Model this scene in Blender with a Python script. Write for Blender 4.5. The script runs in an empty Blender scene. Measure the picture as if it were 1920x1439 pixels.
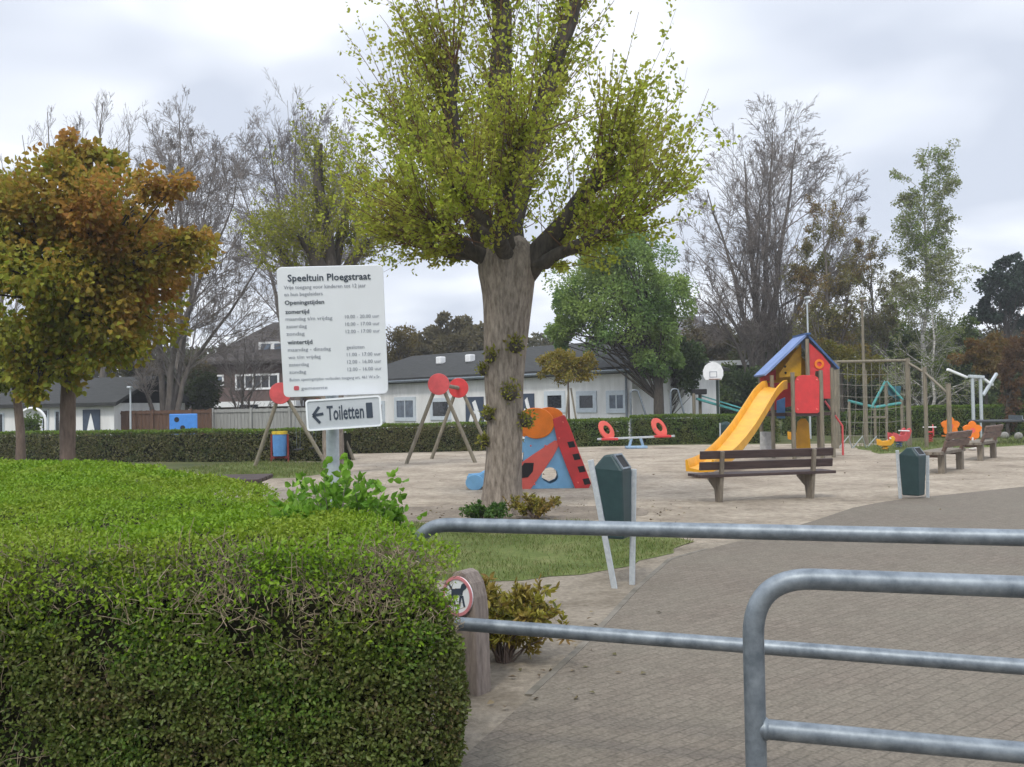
import bpy, math, random
import numpy as np
from mathutils import Vector, Matrix, Euler

# ------------------------------------------------------------------ camera
F_PX = 1850.0
EYE = Vector((0, 0, 1.55))
PITCH = math.atan(42.5 / F_PX)
ROLL = math.radians(1.0)
_R0 = Vector((1, 0, 0)); _U0 = Vector((0, -math.sin(PITCH), math.cos(PITCH)))
CF = Vector((0, math.cos(PITCH), math.sin(PITCH)))
CR = _R0 * math.cos(ROLL) - _U0 * math.sin(ROLL)
CU = _U0 * math.cos(ROLL) + _R0 * math.sin(ROLL)
scene = bpy.context.scene
COL = scene.collection
cam = bpy.data.cameras.new('camera')
cam.sensor_width = 36.0
cam.lens = F_PX / 1920 * 36.0
cam.clip_start = 0.05
cam.clip_end = 3000
camo = bpy.data.objects.new('camera', cam)
COL.objects.link(camo)
M = Matrix.Identity(4)
for i in range(3):
    M[i][0] = CR[i]; M[i][1] = CU[i]; M[i][2] = -CF[i]; M[i][3] = EYE[i]
camo.matrix_world = M
scene.camera = camo

# ------------------------------------------------------------------ sky, sun, exposure
SUN_EL, SUN_AZ = 52.0, 200.0     # azimuth clockwise from +Y: behind the camera, a little left
w = bpy.data.worlds.new('World'); scene.world = w; w.use_nodes = True
nt = w.node_tree; nt.nodes.clear()
N = nt.nodes.new; Lk = nt.links.new
out = N('ShaderNodeOutputWorld'); bg = N('ShaderNodeBackground'); bg.inputs['Strength'].default_value = 0.1
sky = N('ShaderNodeTexSky'); sky.sky_type = 'NISHITA'; sky.sun_disc = False
sky.sun_elevation = math.radians(SUN_EL); sky.sun_rotation = math.radians(SUN_AZ)
tc = N('ShaderNodeTexCoord'); sep = N('ShaderNodeSeparateXYZ'); Lk(tc.outputs['Generated'], sep.inputs[0])
zz = N('ShaderNodeMath'); zz.operation = 'ADD'; zz.inputs[1].default_value = 0.22; Lk(sep.outputs['Z'], zz.inputs[0])
zm = N('ShaderNodeMath'); zm.operation = 'MAXIMUM'; zm.inputs[1].default_value = 0.05; Lk(zz.outputs[0], zm.inputs[0])
dx = N('ShaderNodeMath'); dx.operation = 'DIVIDE'; Lk(sep.outputs['X'], dx.inputs[0]); Lk(zm.outputs[0], dx.inputs[1])
dy = N('ShaderNodeMath'); dy.operation = 'DIVIDE'; Lk(sep.outputs['Y'], dy.inputs[0]); Lk(zm.outputs[0], dy.inputs[1])
cb = N('ShaderNodeCombineXYZ'); Lk(dx.outputs[0], cb.inputs[0]); Lk(dy.outputs[0], cb.inputs[1])
nz = N('ShaderNodeTexNoise'); nz.inputs['Scale'].default_value = 1.7; nz.inputs['Detail'].default_value = 3.5; nz.inputs['Roughness'].default_value = 0.42
nz.inputs['Distortion'].default_value = 0.3
mp = N('ShaderNodeMapping'); mp.inputs['Location'].default_value = (1.1, 6.0, 9.0); Lk(cb.outputs[0], mp.inputs[0]); Lk(mp.outputs[0], nz.inputs['Vector'])
rp = N('ShaderNodeValToRGB'); Lk(nz.outputs['Fac'], rp.inputs[0])
rp.color_ramp.elements[0].position = 0.40; rp.color_ramp.elements[0].color = (0.53, 0.575, 0.665, 1)
rp.color_ramp.elements[1].position = 0.60; rp.color_ramp.elements[1].color = (0.82, 0.85, 0.905, 1)
e = rp.color_ramp.elements.new(0.5); e.color = (0.655, 0.695, 0.775, 1)
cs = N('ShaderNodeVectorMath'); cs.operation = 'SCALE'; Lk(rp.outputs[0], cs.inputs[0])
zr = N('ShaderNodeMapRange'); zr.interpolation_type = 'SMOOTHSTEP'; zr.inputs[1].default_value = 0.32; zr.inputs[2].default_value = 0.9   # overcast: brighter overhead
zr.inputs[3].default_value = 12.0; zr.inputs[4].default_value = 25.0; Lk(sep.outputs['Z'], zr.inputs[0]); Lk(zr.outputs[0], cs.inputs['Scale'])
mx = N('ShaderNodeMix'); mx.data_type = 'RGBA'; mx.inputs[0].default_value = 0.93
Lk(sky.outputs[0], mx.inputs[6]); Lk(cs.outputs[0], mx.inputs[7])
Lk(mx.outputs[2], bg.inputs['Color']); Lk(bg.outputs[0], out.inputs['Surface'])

sd = bpy.data.lights.new('sun', 'SUN'); sd.energy = 1.5; sd.angle = math.radians(9); sd.color = (1, 0.94, 0.82)
so = bpy.data.objects.new('sun', sd); COL.objects.link(so)
a, b = math.radians(SUN_AZ), math.radians(SUN_EL)
sdir = Vector((math.sin(a) * math.cos(b), math.cos(a) * math.cos(b), math.sin(b)))
so.rotation_euler = sdir.to_track_quat('Z', 'Y').to_euler()
so.location = (0, -20, 30)
vs = scene.view_settings
vs.view_transform = 'Standard'; vs.look = 'None'; vs.exposure = 0.2; vs.gamma = 1.0
scene.cycles.max_bounces = 8
scene.cycles.transparent_max_bounces = 8

# ------------------------------------------------------------------ helpers
def ray(px, py):
    return CF + CR * ((px - 960) / F_PX) - CU * ((py - 719.5) / F_PX)
def at(px, py, Y):
    d = ray(px, py); return EYE + d * (Y / d.y)
def gnd(px, py, z=0.0):
    d = ray(px, py); t = (z - EYE.z) / d.z; return EYE + d * t
def ppm(Y):
    return F_PX / Y          # photo pixels per metre at distance Y

def tag(o, label=None, cat=None, group=None, kind=None):
    if label: o['label'] = label
    if cat: o['category'] = cat
    if group: o['group'] = group
    if kind: o['kind'] = kind
    return o
ORG = {}
def thing(name, label, cat, loc=(0, 0, 0), rz=0.0, group=None, local=True):
    """Empty at the thing's base. local: parts are modelled about the base; else in world coordinates."""
    o = bpy.data.objects.new(name, None); COL.objects.link(o)
    o.location = loc; o.rotation_euler = (0, 0, rz); o.empty_display_size = 0.2
    tag(o, label, cat, group)
    ORG[o.name] = Vector((0, 0, 0)) if local else Vector(loc)
    return o
def link(name, me, mat, parent=None):
    o = bpy.data.objects.new(name, me); COL.objects.link(o)
    if mat: me.materials.append(mat)
    if parent is not None:
        o.parent = parent; ORG[o.name] = ORG.get(parent.name, Vector((0, 0, 0)))
    return o
def np_mesh(name, V, F, mat, parent=None, smooth=False):
    V = np.asarray(V, np.float32).reshape(-1, 3); F = np.asarray(F, np.int32)
    if parent is not None:
        V = V - np.array(ORG.get(parent.name, (0, 0, 0)), np.float32)
    me = bpy.data.meshes.new(name); k = F.shape[1]
    me.vertices.add(len(V)); me.vertices.foreach_set('co', V.ravel())
    me.loops.add(F.size); me.loops.foreach_set('vertex_index', F.ravel())
    me.polygons.add(len(F)); me.polygons.foreach_set('loop_start', np.arange(len(F), dtype=np.int32) * k)
    me.update(calc_edges=True)
    if smooth: me.polygons.foreach_set('use_smooth', np.ones(len(F), bool))
    return link(name, me, mat, parent)

class MB:
    def __init__(s, M=None): s.v = []; s.f = []; s.M = M
    def _add(s, V, F):
        n = len(s.v)
        for p in V:
            p = Vector(p); s.v.append(s.M @ p if s.M else p)
        for q in F: s.f.append([n + i for i in q])
        return s
    def box(s, c, d, rot=None):
        c = Vector(c); h = Vector(d) / 2
        V = [Vector((x * h.x, y * h.y, z * h.z)) for z in (-1, 1) for y in (-1, 1) for x in (-1, 1)]
        if rot is not None: V = [rot @ p for p in V]
        return s._add([c + p for p in V], [(0, 2, 3, 1), (4, 5, 7, 6), (0, 1, 5, 4), (2, 6, 7, 3), (0, 4, 6, 2), (1, 3, 7, 5)])
    def bar(s, p, q, w, h, up=(0, 0, 1)):
        p, q = Vector(p), Vector(q); d = (q - p); t = d.normalized(); up = Vector(up)
        x = t.cross(up)
        if x.length < 1e-4: x = t.cross(Vector((1, 0, 0)))
        x.normalize(); y = x.cross(t).normalized()
        V = [r + x * (w / 2 * i) + y * (h / 2 * j) for r in (p, q) for i, j in ((-1, -1), (1, -1), (1, 1), (-1, 1))]
        return s._add(V, [(3, 2, 1, 0), (4, 5, 6, 7), (0, 1, 5, 4), (1, 2, 6, 5), (2, 3, 7, 6), (3, 0, 4, 7)])
    def tube(s, pts, r, n=8, cap=True):
        pts = [Vector(p) for p in pts]; K = len(pts)
        rr = r if isinstance(r, (list, tuple)) else [r] * K
        V = []; ref = None
        for i, p in enumerate(pts):
            t = (pts[min(i + 1, K - 1)] - pts[max(i - 1, 0)]).normalized()
            if ref is None:
                ref = t.cross(Vector((0.31, 0.17, 1)) if abs(t.z) < .9 else Vector((1, 0.1, 0))).normalized()
            ref = (ref - t * ref.dot(t)).normalized(); b = t.cross(ref)
            for j in range(n):
                an = 2 * math.pi * j / n
                V.append(p + (ref * math.cos(an) + b * math.sin(an)) * rr[i])
        Fc = [(i * n + j, i * n + (j + 1) % n, (i + 1) * n + (j + 1) % n, (i + 1) * n + j) for i in range(K - 1) for j in range(n)]
        if cap: Fc += [tuple(range(n - 1, -1, -1)), tuple((K - 1) * n + j for j in range(n))]
        return s._add(V, Fc)
    def prism(s, poly, o, ux, uy, th):
        """polygon in the plane (o, ux, uy) thickened both ways along the normal"""
        o, ux, uy = Vector(o), Vector(ux), Vector(uy); nn = ux.cross(uy).normalized(); k = len(poly)
        A = [o + ux * a + uy * b - nn * th / 2 for a, b in poly]; B = [p + nn * th for p in A]
        return s._add(A + B, [tuple(range(k - 1, -1, -1)), tuple(range(k, 2 * k))] + [(i, (i + 1) % k, k + (i + 1) % k, k + i) for i in range(k)])
    def ring(s, outer, inner, o, ux, uy, th):
        """panel with one hole; outer and inner outlines have the same number of points"""
        o, ux, uy = Vector(o), Vector(ux), Vector(uy); nn = ux.cross(uy).normalized(); k = len(outer); V = []
        for sgn in (-1, 1):
            for P in (outer, inner): V += [o + ux * a + uy * b + nn * sgn * th / 2 for a, b in P]
        Fc = []
        for i in range(k):
            j = (i + 1) % k
            Fc += [(i, k + i, k + j, j), (2 * k + i, 2 * k + j, 3 * k + j, 3 * k + i), (i, j, 2 * k + j, 2 * k + i), (k + j, k + i, 3 * k + i, 3 * k + j)]
        return s._add(V, Fc)
    def ball(s, c, r, n=12, m=8):
        c = Vector(c); r = Vector(r) if not isinstance(r, (int, float)) else Vector((r, r, r))
        V = [c + Vector((0, 0, r.z))]
        for i in range(1, m):
            a = math.pi * i / m
            for j in range(n):
                b = 2 * math.pi * j / n
                V.append(c + Vector((r.x * math.sin(a) * math.cos(b), r.y * math.sin(a) * math.sin(b), r.z * math.cos(a))))
        V.append(c - Vector((0, 0, r.z))); L = len(V) - 1
        Fc = [(0, 1 + j, 1 + (j + 1) % n) for j in range(n)] + [(L, L - n + (j + 1) % n, L - n + j) for j in range(n)]
        Fc += [(1 + i * n + j, 1 + (i + 1) * n + j, 1 + (i + 1) * n + (j + 1) % n, 1 + i * n + (j + 1) % n) for i in range(m - 2) for j in range(n)]
        return s._add(V, Fc)
    def build(s, name, mat, parent=None, bevel=0.0, smooth=False):
        off = ORG.get(parent.name, Vector((0, 0, 0))) if parent is not None else Vector((0, 0, 0))
        me = bpy.data.meshes.new(name)
        me.from_pydata([tuple(p - off) for p in s.v], [], s.f); me.update()
        if smooth:
            for p in me.polygons: p.use_smooth = True
        o = link(name, me, mat, parent)
        if bevel:
            m = o.modifiers.new('bevel', 'BEVEL'); m.width = bevel; m.segments = 2; m.limit_method = 'ANGLE'; m.angle_limit = math.radians(40)
        if smooth:
            try: me.set_sharp_from_angle(angle=math.radians(45))
            except Exception: pass
        return o
def circ(cx, cy, r, n=24, ry=None, a0=0.0):
    ry = ry or r
    return [(cx + r * math.cos(a0 + 2 * math.pi * i / n), cy + ry * math.sin(a0 + 2 * math.pi * i / n)) for i in range(n)]
def rrect(cx, cy, w, h, r, n=4):
    P = []
    for qx, qy, a0 in ((1, 1, 0), (-1, 1, 90), (-1, -1, 180), (1, -1, 270)):
        for i in range(n + 1):
            t = math.radians(a0 + 90 * i / n)
            P.append((cx + qx * (w / 2 - r) + r * math.cos(t), cy + qy * (h / 2 - r) + r * math.sin(t)))
    return P
def arc_pts(c, p, q, n=8):
    """quadratic curve p..q with control c"""
    return [Vector(p) * (1 - t) ** 2 + Vector(c) * 2 * t * (1 - t) + Vector(q) * t * t for t in [i / n for i in range(n + 1)]]

# ------------------------------------------------------------------ materials
def nodes_of(name):
    m = bpy.data.materials.new(name); m.use_nodes = True
    t = m.node_tree; t.nodes.clear(); return m, t, t.nodes.new, t.links.new
def mat(name, c, rough=0.6, var=0.15, scale=8.0, metal=0.0, bump=0.0, c2=None, spec=0.4, stretch=(1, 1, 1), detail=5):
    m, t, N, L = nodes_of(name)
    o = N('ShaderNodeOutputMaterial'); p = N('ShaderNodeBsdfPrincipled'); L(p.outputs[0], o.inputs[0])
    p.inputs['Roughness'].default_value = rough; p.inputs['Metallic'].default_value = metal
    p.inputs['Specular IOR Level'].default_value = spec
    g = N('ShaderNodeTexCoord'); mp = N('ShaderNodeMapping'); mp.inputs['Scale'].default_value = stretch
    L(g.outputs['Object'], mp.inputs[0])
    n = N('ShaderNodeTexNoise'); n.inputs['Scale'].default_value = scale; n.inputs['Detail'].default_value = detail; n.inputs['Roughness'].default_value = 0.65
    L(mp.outputs[0], n.inputs['Vector'])
    r = N('ShaderNodeValToRGB'); L(n.outputs['Fac'], r.inputs[0])
    d = c2 if c2 else tuple(x * (1 - var * 2) for x in c)
    lt = c if c2 else tuple(min(1, x * (1 + var)) for x in c)
    r.color_ramp.elements[0].position = 0.33; r.color_ramp.elements[0].color = (*d, 1)
    r.color_ramp.elements[1].position = 0.67; r.color_ramp.elements[1].color = (*lt, 1)
    L(r.outputs[0], p.inputs['Base Color'])
    if bump:
        b = N('ShaderNodeBump'); b.inputs['Strength'].default_value = bump; b.inputs['Distance'].default_value = 0.02
        L(n.outputs['Fac'], b.inputs['Height']); L(b.outputs[0], p.inputs['Normal'])
    return m
def leafmat(name, cols, clump=None, cscale=1.2, transl=0.4, rough=0.55, grad=None):
    """colour per leaf (random per island), shifted by patches of a second palette"""
    m, t, N, L = nodes_of(name)
    o = N('ShaderNodeOutputMaterial'); p = N('ShaderNodeBsdfPrincipled')
    p.inputs['Roughness'].default_value = rough; p.inputs['Specular IOR Level'].default_value = 0.25
    g = N('ShaderNodeNewGeometry')
    cols = list(cols)
    # elements are re-sorted when positions change, so write colours after creation
    def ramp2(cc):
        cc = list(cc) * 2 if len(cc) == 1 else list(cc)
        r = N('ShaderNodeValToRGB'); el = r.color_ramp.elements
        el[0].position = 0.0; el[1].position = 1.0
        for i in range(1, len(cc) - 1): el.new(i / (len(cc) - 1))
        for i, c in enumerate(cc): el[i].color = (*c, 1)
        L(g.outputs['Random Per Island'], r.inputs[0]); return r
    r = ramp2(cols); col = r.outputs[0]
    if clump:
        tcn = N('ShaderNodeTexCoord'); n = N('ShaderNodeTexNoise'); n.inputs['Scale'].default_value = cscale; n.inputs['Detail'].default_value = 3
        L(tcn.outputs['Object'], n.inputs['Vector'])
        mr = N('ShaderNodeMapRange'); mr.inputs[1].default_value = 0.42; mr.inputs[2].default_value = 0.6; L(n.outputs['Fac'], mr.inputs[0])
        if grad:     # the second palette grows more on one side of the crown
            dt = N('ShaderNodeVectorMath'); dt.operation = 'DOT_PRODUCT'; dt.inputs[1].default_value = grad[:3]; L(tcn.outputs['Object'], dt.inputs[0])
            a1 = N('ShaderNodeMath'); a1.operation = 'ADD'; a1.inputs[1].default_value = grad[3]; L(dt.outputs['Value'], a1.inputs[0])
            a2 = N('ShaderNodeMath'); a2.operation = 'ADD'; L(a1.outputs[0], a2.inputs[0]); L(n.outputs['Fac'], a2.inputs[1]); L(a2.outputs[0], mr.inputs[0])
        r2 = ramp2(list(clump)); mxn = N('ShaderNodeMix'); mxn.data_type = 'RGBA'
        L(mr.outputs[0], mxn.inputs[0]); L(r.outputs[0], mxn.inputs[6]); L(r2.outputs[0], mxn.inputs[7]); col = mxn.outputs[2]
    L(col, p.inputs['Base Color'])
    tr = N('ShaderNodeBsdfTranslucent'); L(col, tr.inputs['Color'])
    ms = N('ShaderNodeMixShader'); ms.inputs[0].default_value = transl
    L(p.outputs[0], ms.inputs[1]); L(tr.outputs[0], ms.inputs[2]); L(ms.outputs[0], o.inputs[0])
    return m

GALV = mat('galvanised_steel', (0.25, 0.285, 0.315), 0.48, metal=0.5, c2=(0.125, 0.15, 0.175), scale=16, spec=0.5)
GALV_L = mat('pale_galvanised_steel', (0.56, 0.60, 0.62), 0.5, metal=0.3, c2=(0.42, 0.46, 0.5), scale=30)
BARK = mat('lime_bark', (0.34, 0.29, 0.24), 0.95, c2=(0.115, 0.092, 0.072), scale=13, bump=1.0, stretch=(1.7, 1.7, .42), detail=10)
BARK_D = mat('dark_bark', (0.10, 0.085, 0.07), 0.9, c2=(0.04, 0.034, 0.028), scale=10, bump=0.7, stretch=(1.5, 1.5, .4))
BARK_G = mat('grey_twig_bark', (0.25, 0.22, 0.20), 0.9, c2=(0.15, 0.13, 0.118), scale=3)
BARK_B = mat('brown_bark', (0.20, 0.15, 0.12), 0.9, c2=(0.11, 0.08, 0.065), scale=12, bump=0.5, stretch=(1.5, 1.5, .4))
BIRCH = mat('birch_bark', (0.62, 0.60, 0.55), 0.8, c2=(0.12, 0.11, 0.10), scale=6, stretch=(.6, .6, 2.5))
BARK_M = mat('grey_brown_bark', (0.17, 0.148, 0.128), 0.9, c2=(0.085, 0.073, 0.063), scale=5, bump=.5, stretch=(1.5, 1.5, .4))
TWIG_P = mat('pale_dry_twig', (0.36, 0.30, 0.20), 0.9, c2=(0.19, 0.145, 0.095), scale=30)
TWIG_R = mat('reddish_shoot_bark', (0.20, 0.105, 0.06), 0.85, c2=(0.11, 0.06, 0.035), scale=20)
WOOD = mat('weathered_wood', (0.25, 0.215, 0.17), 0.85, c2=(0.13, 0.11, 0.085), scale=6, bump=0.3, stretch=(4, 4, .6))
WOOD_D = mat('dark_stained_slat', (0.075, 0.05, 0.045), 0.6, c2=(0.035, 0.022, 0.022), scale=5, bump=0.2, stretch=(.6, 6, 6))
WOOD_B = mat('brown_bench_wood', (0.19, 0.125, 0.095), 0.75, c2=(0.09, 0.06, 0.05), scale=5, bump=0.2, stretch=(.6, 5, 5))
WOOD_POLE = mat('pine_pole', (0.25, 0.22, 0.165), 0.85, c2=(0.14, 0.125, 0.092), scale=6, stretch=(4, 4, .5), bump=.2)
WHITE = mat('white_render', (0.82, 0.82, 0.82), 0.85, c2=(0.62, 0.62, 0.61), scale=1.6, stretch=(1.2, 1.2, .3), detail=8)
WHITE_P = mat('white_paint', (0.82, 0.83, 0.84), 0.5, var=0.05, scale=4)
SIGNW = mat('white_sign_panel', (0.80, 0.83, 0.86), 0.35, var=0.02, scale=3)
SIGNG = mat('silver_sign_panel', (0.58, 0.61, 0.64), 0.35, c2=(0.44, 0.47, 0.50), scale=5, metal=0.2)
INK = mat('dark_lettering', (0.045, 0.06, 0.085), 0.6, var=0.05)
INK_G = mat('grey_lettering', (0.20, 0.22, 0.27), 0.6, var=0.05)
INK_R = mat('red_emblem', (0.55, 0.10, 0.12), 0.6, var=0.05)
ROOF = mat('dark_roof_tiles', (0.046, 0.048, 0.046), 0.9, c2=(0.024, 0.025, 0.025), scale=7, stretch=(.4, 1, 2), bump=.4)
ROOF_B = mat('brown_roof_tiles', (0.07, 0.06, 0.055), 0.85, c2=(0.038, 0.032, 0.03), scale=6, stretch=(.4, 1, 2), bump=.4)
GLASS = mat('dark_window_glass', (0.02, 0.024, 0.03), 0.08, var=0.2, spec=0.6)
GLASS_B = mat('bluish_window_glass', (0.13, 0.17, 0.23), 0.12, c2=(0.05, 0.065, 0.09), scale=3, spec=0.6)
FRAME = mat('pale_blue_window_frame', (0.55, 0.61, 0.67), 0.5, var=0.06)
SHUT = mat('slate_blue_door', (0.05, 0.07, 0.11), 0.5, var=0.1)
RED = mat('red_panel', (0.64, 0.045, 0.048), 0.45, c2=(0.47, 0.04, 0.04), scale=3.5, detail=9)
RED_P = mat('faded_red_disc', (0.62, 0.09, 0.095), 0.55, var=0.10, scale=4)
RED_S = mat('coral_red_panel', (0.74, 0.13, 0.10), 0.42, var=0.06, scale=3)
ORANGE = mat('orange_plastic', (0.80, 0.20, 0.012), 0.45, var=0.08, scale=4)
YELLOW = mat('yellow_plastic', (0.80, 0.40, 0.022), 0.42, c2=(0.62, 0.30, 0.02), scale=3)
OCHRE = mat('ochre_panel', (0.52, 0.30, 0.012), 0.5, var=0.12, scale=4)
BLUE = mat('blue_panel', (0.10, 0.27, 0.58), 0.45, var=0.1, scale=4)
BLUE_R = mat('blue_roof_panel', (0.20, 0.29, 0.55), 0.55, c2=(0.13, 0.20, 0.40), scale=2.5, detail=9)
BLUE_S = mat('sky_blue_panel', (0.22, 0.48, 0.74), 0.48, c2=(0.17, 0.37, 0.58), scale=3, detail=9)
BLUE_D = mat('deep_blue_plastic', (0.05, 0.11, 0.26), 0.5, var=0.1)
TEAL = mat('teal_paint', (0.07, 0.30, 0.29), 0.5, var=0.15)
BINGREEN = mat('dark_green_bin', (0.028, 0.060, 0.062), 0.42, c2=(0.018, 0.042, 0.046), scale=7)
BLACK = mat('black_rubber', (0.014, 0.014, 0.015), 0.7, var=0.1)
CONC = mat('grey_concrete', (0.28, 0.27, 0.25), 0.9, c2=(0.17, 0.165, 0.15), scale=14, bump=.4)
POSTW = mat('weathered_bollard_wood', (0.27, 0.225, 0.195), 0.88, c2=(0.13, 0.105, 0.092), scale=7, bump=.5, stretch=(5, 5, .8))
GREYFENCE = mat('grey_fence_boards', (0.36, 0.36, 0.34), 0.85, c2=(0.22, 0.22, 0.21), scale=3, stretch=(8, 1, .4))
REDFENCE = mat('brown_fence_boards', (0.135, 0.072, 0.045), 0.85, c2=(0.08, 0.045, 0.03), scale=3, stretch=(8, 1, .6))
CORE = mat('hedge_dark_core', (0.022, 0.022, 0.013), 1.0, var=0.2, scale=18, spec=0.05)  # near-black fill of the solid blocks added inside the hedges

def brickmat(name, c1, c2, mortar, scale, rot=0.0, bw=0.5, bh=0.25, msize=0.02, bump=0.5, patch=None):
    m, t, N, L = nodes_of(name)
    o = N('ShaderNodeOutputMaterial'); p = N('ShaderNodeBsdfPrincipled'); L(p.outputs[0], o.inputs[0]); p.inputs['Roughness'].default_value = 0.85
    p.inputs['Specular IOR Level'].default_value = 0.25
    g = N('ShaderNodeTexCoord'); mp = N('ShaderNodeMapping'); mp.inputs['Rotation'].default_value = (0, 0, rot); L(g.outputs['Object'], mp.inputs[0])
    wn = N('ShaderNodeTexNoise'); wn.inputs['Scale'].default_value = 5; L(g.outputs['Object'], wn.inputs['Vector'])
    wv = N('ShaderNodeVectorMath'); wv.operation = 'MULTIPLY_ADD'; wv.inputs[1].default_value = (0.02, 0.02, 0); L(wn.outputs['Color'], wv.inputs[0]); L(mp.outputs[0], wv.inputs[2])
    k = N('ShaderNodeTexBrick'); k.inputs['Scale'].default_value = scale; k.inputs['Brick Width'].default_value = bw; k.inputs['Row Height'].default_value = bh
    k.inputs['Mortar Size'].default_value = msize; k.inputs['Color1'].default_value = (*c1, 1); k.inputs['Color2'].default_value = (*c2, 1); k.inputs['Mortar'].default_value = (*mortar, 1)
    k.inputs['Mortar Smooth'].default_value = 0.6
    L(wv.outputs[0], k.inputs['Vector'])
    n = N('ShaderNodeTexNoise'); n.inputs['Scale'].default_value = 0.9; n.inputs['Detail'].default_value = 9; n.inputs['Roughness'].default_value = 0.72; L(g.outputs['Object'], n.inputs['Vector'])
    r = N('ShaderNodeValToRGB'); L(n.outputs['Fac'], r.inputs[0])
    r.color_ramp.elements[0].position = .36; r.color_ramp.elements[1].position = .66
    pc = patch or c1
    x = N('ShaderNodeMix'); x.data_type = 'RGBA'; x.inputs[7].default_value = (*pc, 1); L(k.outputs['Color'], x.inputs[6])
    sc = N('ShaderNodeMath'); sc.operation = 'MULTIPLY'; sc.inputs[1].default_value = 0.6 if patch else 0.2; L(r.outputs[0], sc.inputs[0]); L(sc.outputs[0], x.inputs[0])
    n2 = N('ShaderNodeTexNoise'); n2.inputs['Scale'].default_value = 60; n2.inputs['Detail'].default_value = 4; L(g.outputs['Object'], n2.inputs['Vector'])
    mr = N('ShaderNodeMapRange'); mr.inputs[1].default_value = .3; mr.inputs[2].default_value = .7; mr.inputs[3].default_value = .72; mr.inputs[4].default_value = 1.25; L(n2.outputs['Fac'], mr.inputs[0])
    vm = N('ShaderNodeVectorMath'); vm.operation = 'SCALE'; L(x.outputs[2], vm.inputs[0]); L(mr.outputs[0], vm.inputs['Scale'])
    L(vm.outputs[0], p.inputs['Base Color'])
    b = N('ShaderNodeBump'); b.inputs['Strength'].default_value = bump; b.inputs['Distance'].default_value = 0.01; b.invert = True
    L(k.outputs['Fac'], b.inputs['Height']); L(b.outputs[0], p.inputs['Normal'])
    return m
PAVE = brickmat('clinker_paving', (0.140, 0.117, 0.093), (0.174, 0.146, 0.117), (0.118, 0.101, 0.079), 3.4, math.radians(-41), msize=0.022, patch=(0.172, 0.156, 0.122), bump=.4)
BRICK = brickmat('brown_brick', (0.125, 0.088, 0.078), (0.10, 0.072, 0.065), (0.14, 0.125, 0.115), 5.0, 0)

def soil(name, stops, s1=0.6, s2=14.0, bump=0.8, dist=0.03, mottle=0.35):
    m, t, N, L = nodes_of(name)
    o = N('ShaderNodeOutputMaterial'); p = N('ShaderNodeBsdfPrincipled'); L(p.outputs[0], o.inputs[0]); p.inputs['Roughness'].default_value = 0.95
    p.inputs['Specular IOR Level'].default_value = 0.1
    g = N('ShaderNodeTexCoord')
    n = N('ShaderNodeTexNoise'); n.inputs['Scale'].default_value = s1; n.inputs['Detail'].default_value = 8; n.inputs['Roughness'].default_value = 0.62; L(g.outputs['Object'], n.inputs['Vector'])
    r = N('ShaderNodeValToRGB'); L(n.outputs['Fac'], r.inputs[0]); el = r.color_ramp.elements
    el[0].position = stops[0][0]; el[1].position = stops[-1][0]
    for s in stops[1:-1]: el.new(s[0])
    for i, s in enumerate(stops): el[i].color = (*s[1], 1)
    n2 = N('ShaderNodeTexNoise'); n2.inputs['Scale'].default_value = s2; n2.inputs['Detail'].default_value = 6; n2.inputs['Roughness'].default_value = .7; L(g.outputs['Object'], n2.inputs['Vector'])
    mr = N('ShaderNodeMapRange'); mr.inputs[1].default_value = .3; mr.inputs[2].default_value = .7; mr.inputs[3].default_value = 1 - mottle; mr.inputs[4].default_value = 1 + mottle; L(n2.outputs['Fac'], mr.inputs[0])
    vm = N('ShaderNodeVectorMath'); vm.operation = 'SCALE'; L(r.outputs[0], vm.inputs[0]); L(mr.outputs[0], vm.inputs['Scale']); L(vm.outputs[0], p.inputs['Base Color'])
    n3 = N('ShaderNodeTexNoise'); n3.inputs['Scale'].default_value = 4.5; n3.inputs['Detail'].default_value = 4; L(g.outputs['Object'], n3.inputs['Vector'])
    ad = N('ShaderNodeMath'); ad.operation = 'ADD'; L(n2.outputs['Fac'], ad.inputs[0]); L(n3.outputs['Fac'], ad.inputs[1])
    b = N('ShaderNodeBump'); b.inputs['Strength'].default_value = bump; b.inputs['Distance'].default_value = dist; L(ad.outputs[0], b.inputs['Height']); L(b.outputs[0], p.inputs['Normal'])
    return m
SAND = soil('trodden_sand', [(.3, (0.245, 0.205, 0.16)), (.45, (0.35, 0.298, 0.236)), (.62, (0.44, 0.378, 0.302)), (.8, (0.49, 0.428, 0.345))], 0.75, 7, 1.0, .09, .30)
DIRT = soil('dirt', [(.3, (0.14, 0.118, 0.09)), (.5, (0.22, 0.19, 0.15)), (.75, (0.29, 0.255, 0.205))], 1.6, 22, .6, .02, .3)
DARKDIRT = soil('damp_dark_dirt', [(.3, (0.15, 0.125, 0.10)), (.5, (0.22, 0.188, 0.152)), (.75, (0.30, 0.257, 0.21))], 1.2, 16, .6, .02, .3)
TURF = soil('worn_turf', [(.3, (0.075, 0.10, 0.03)), (.5, (0.115, 0.145, 0.045)), (.75, (0.19, 0.19, 0.085))], 1.3, 30, .6, .02, .35)
EARTH = soil('garden_earth', [(.3, (0.05, 0.06, 0.025)), (.5, (0.08, 0.09, 0.035)), (.75, (0.14, 0.13, 0.07))], .5, 12, .5, .03, .3)

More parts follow.
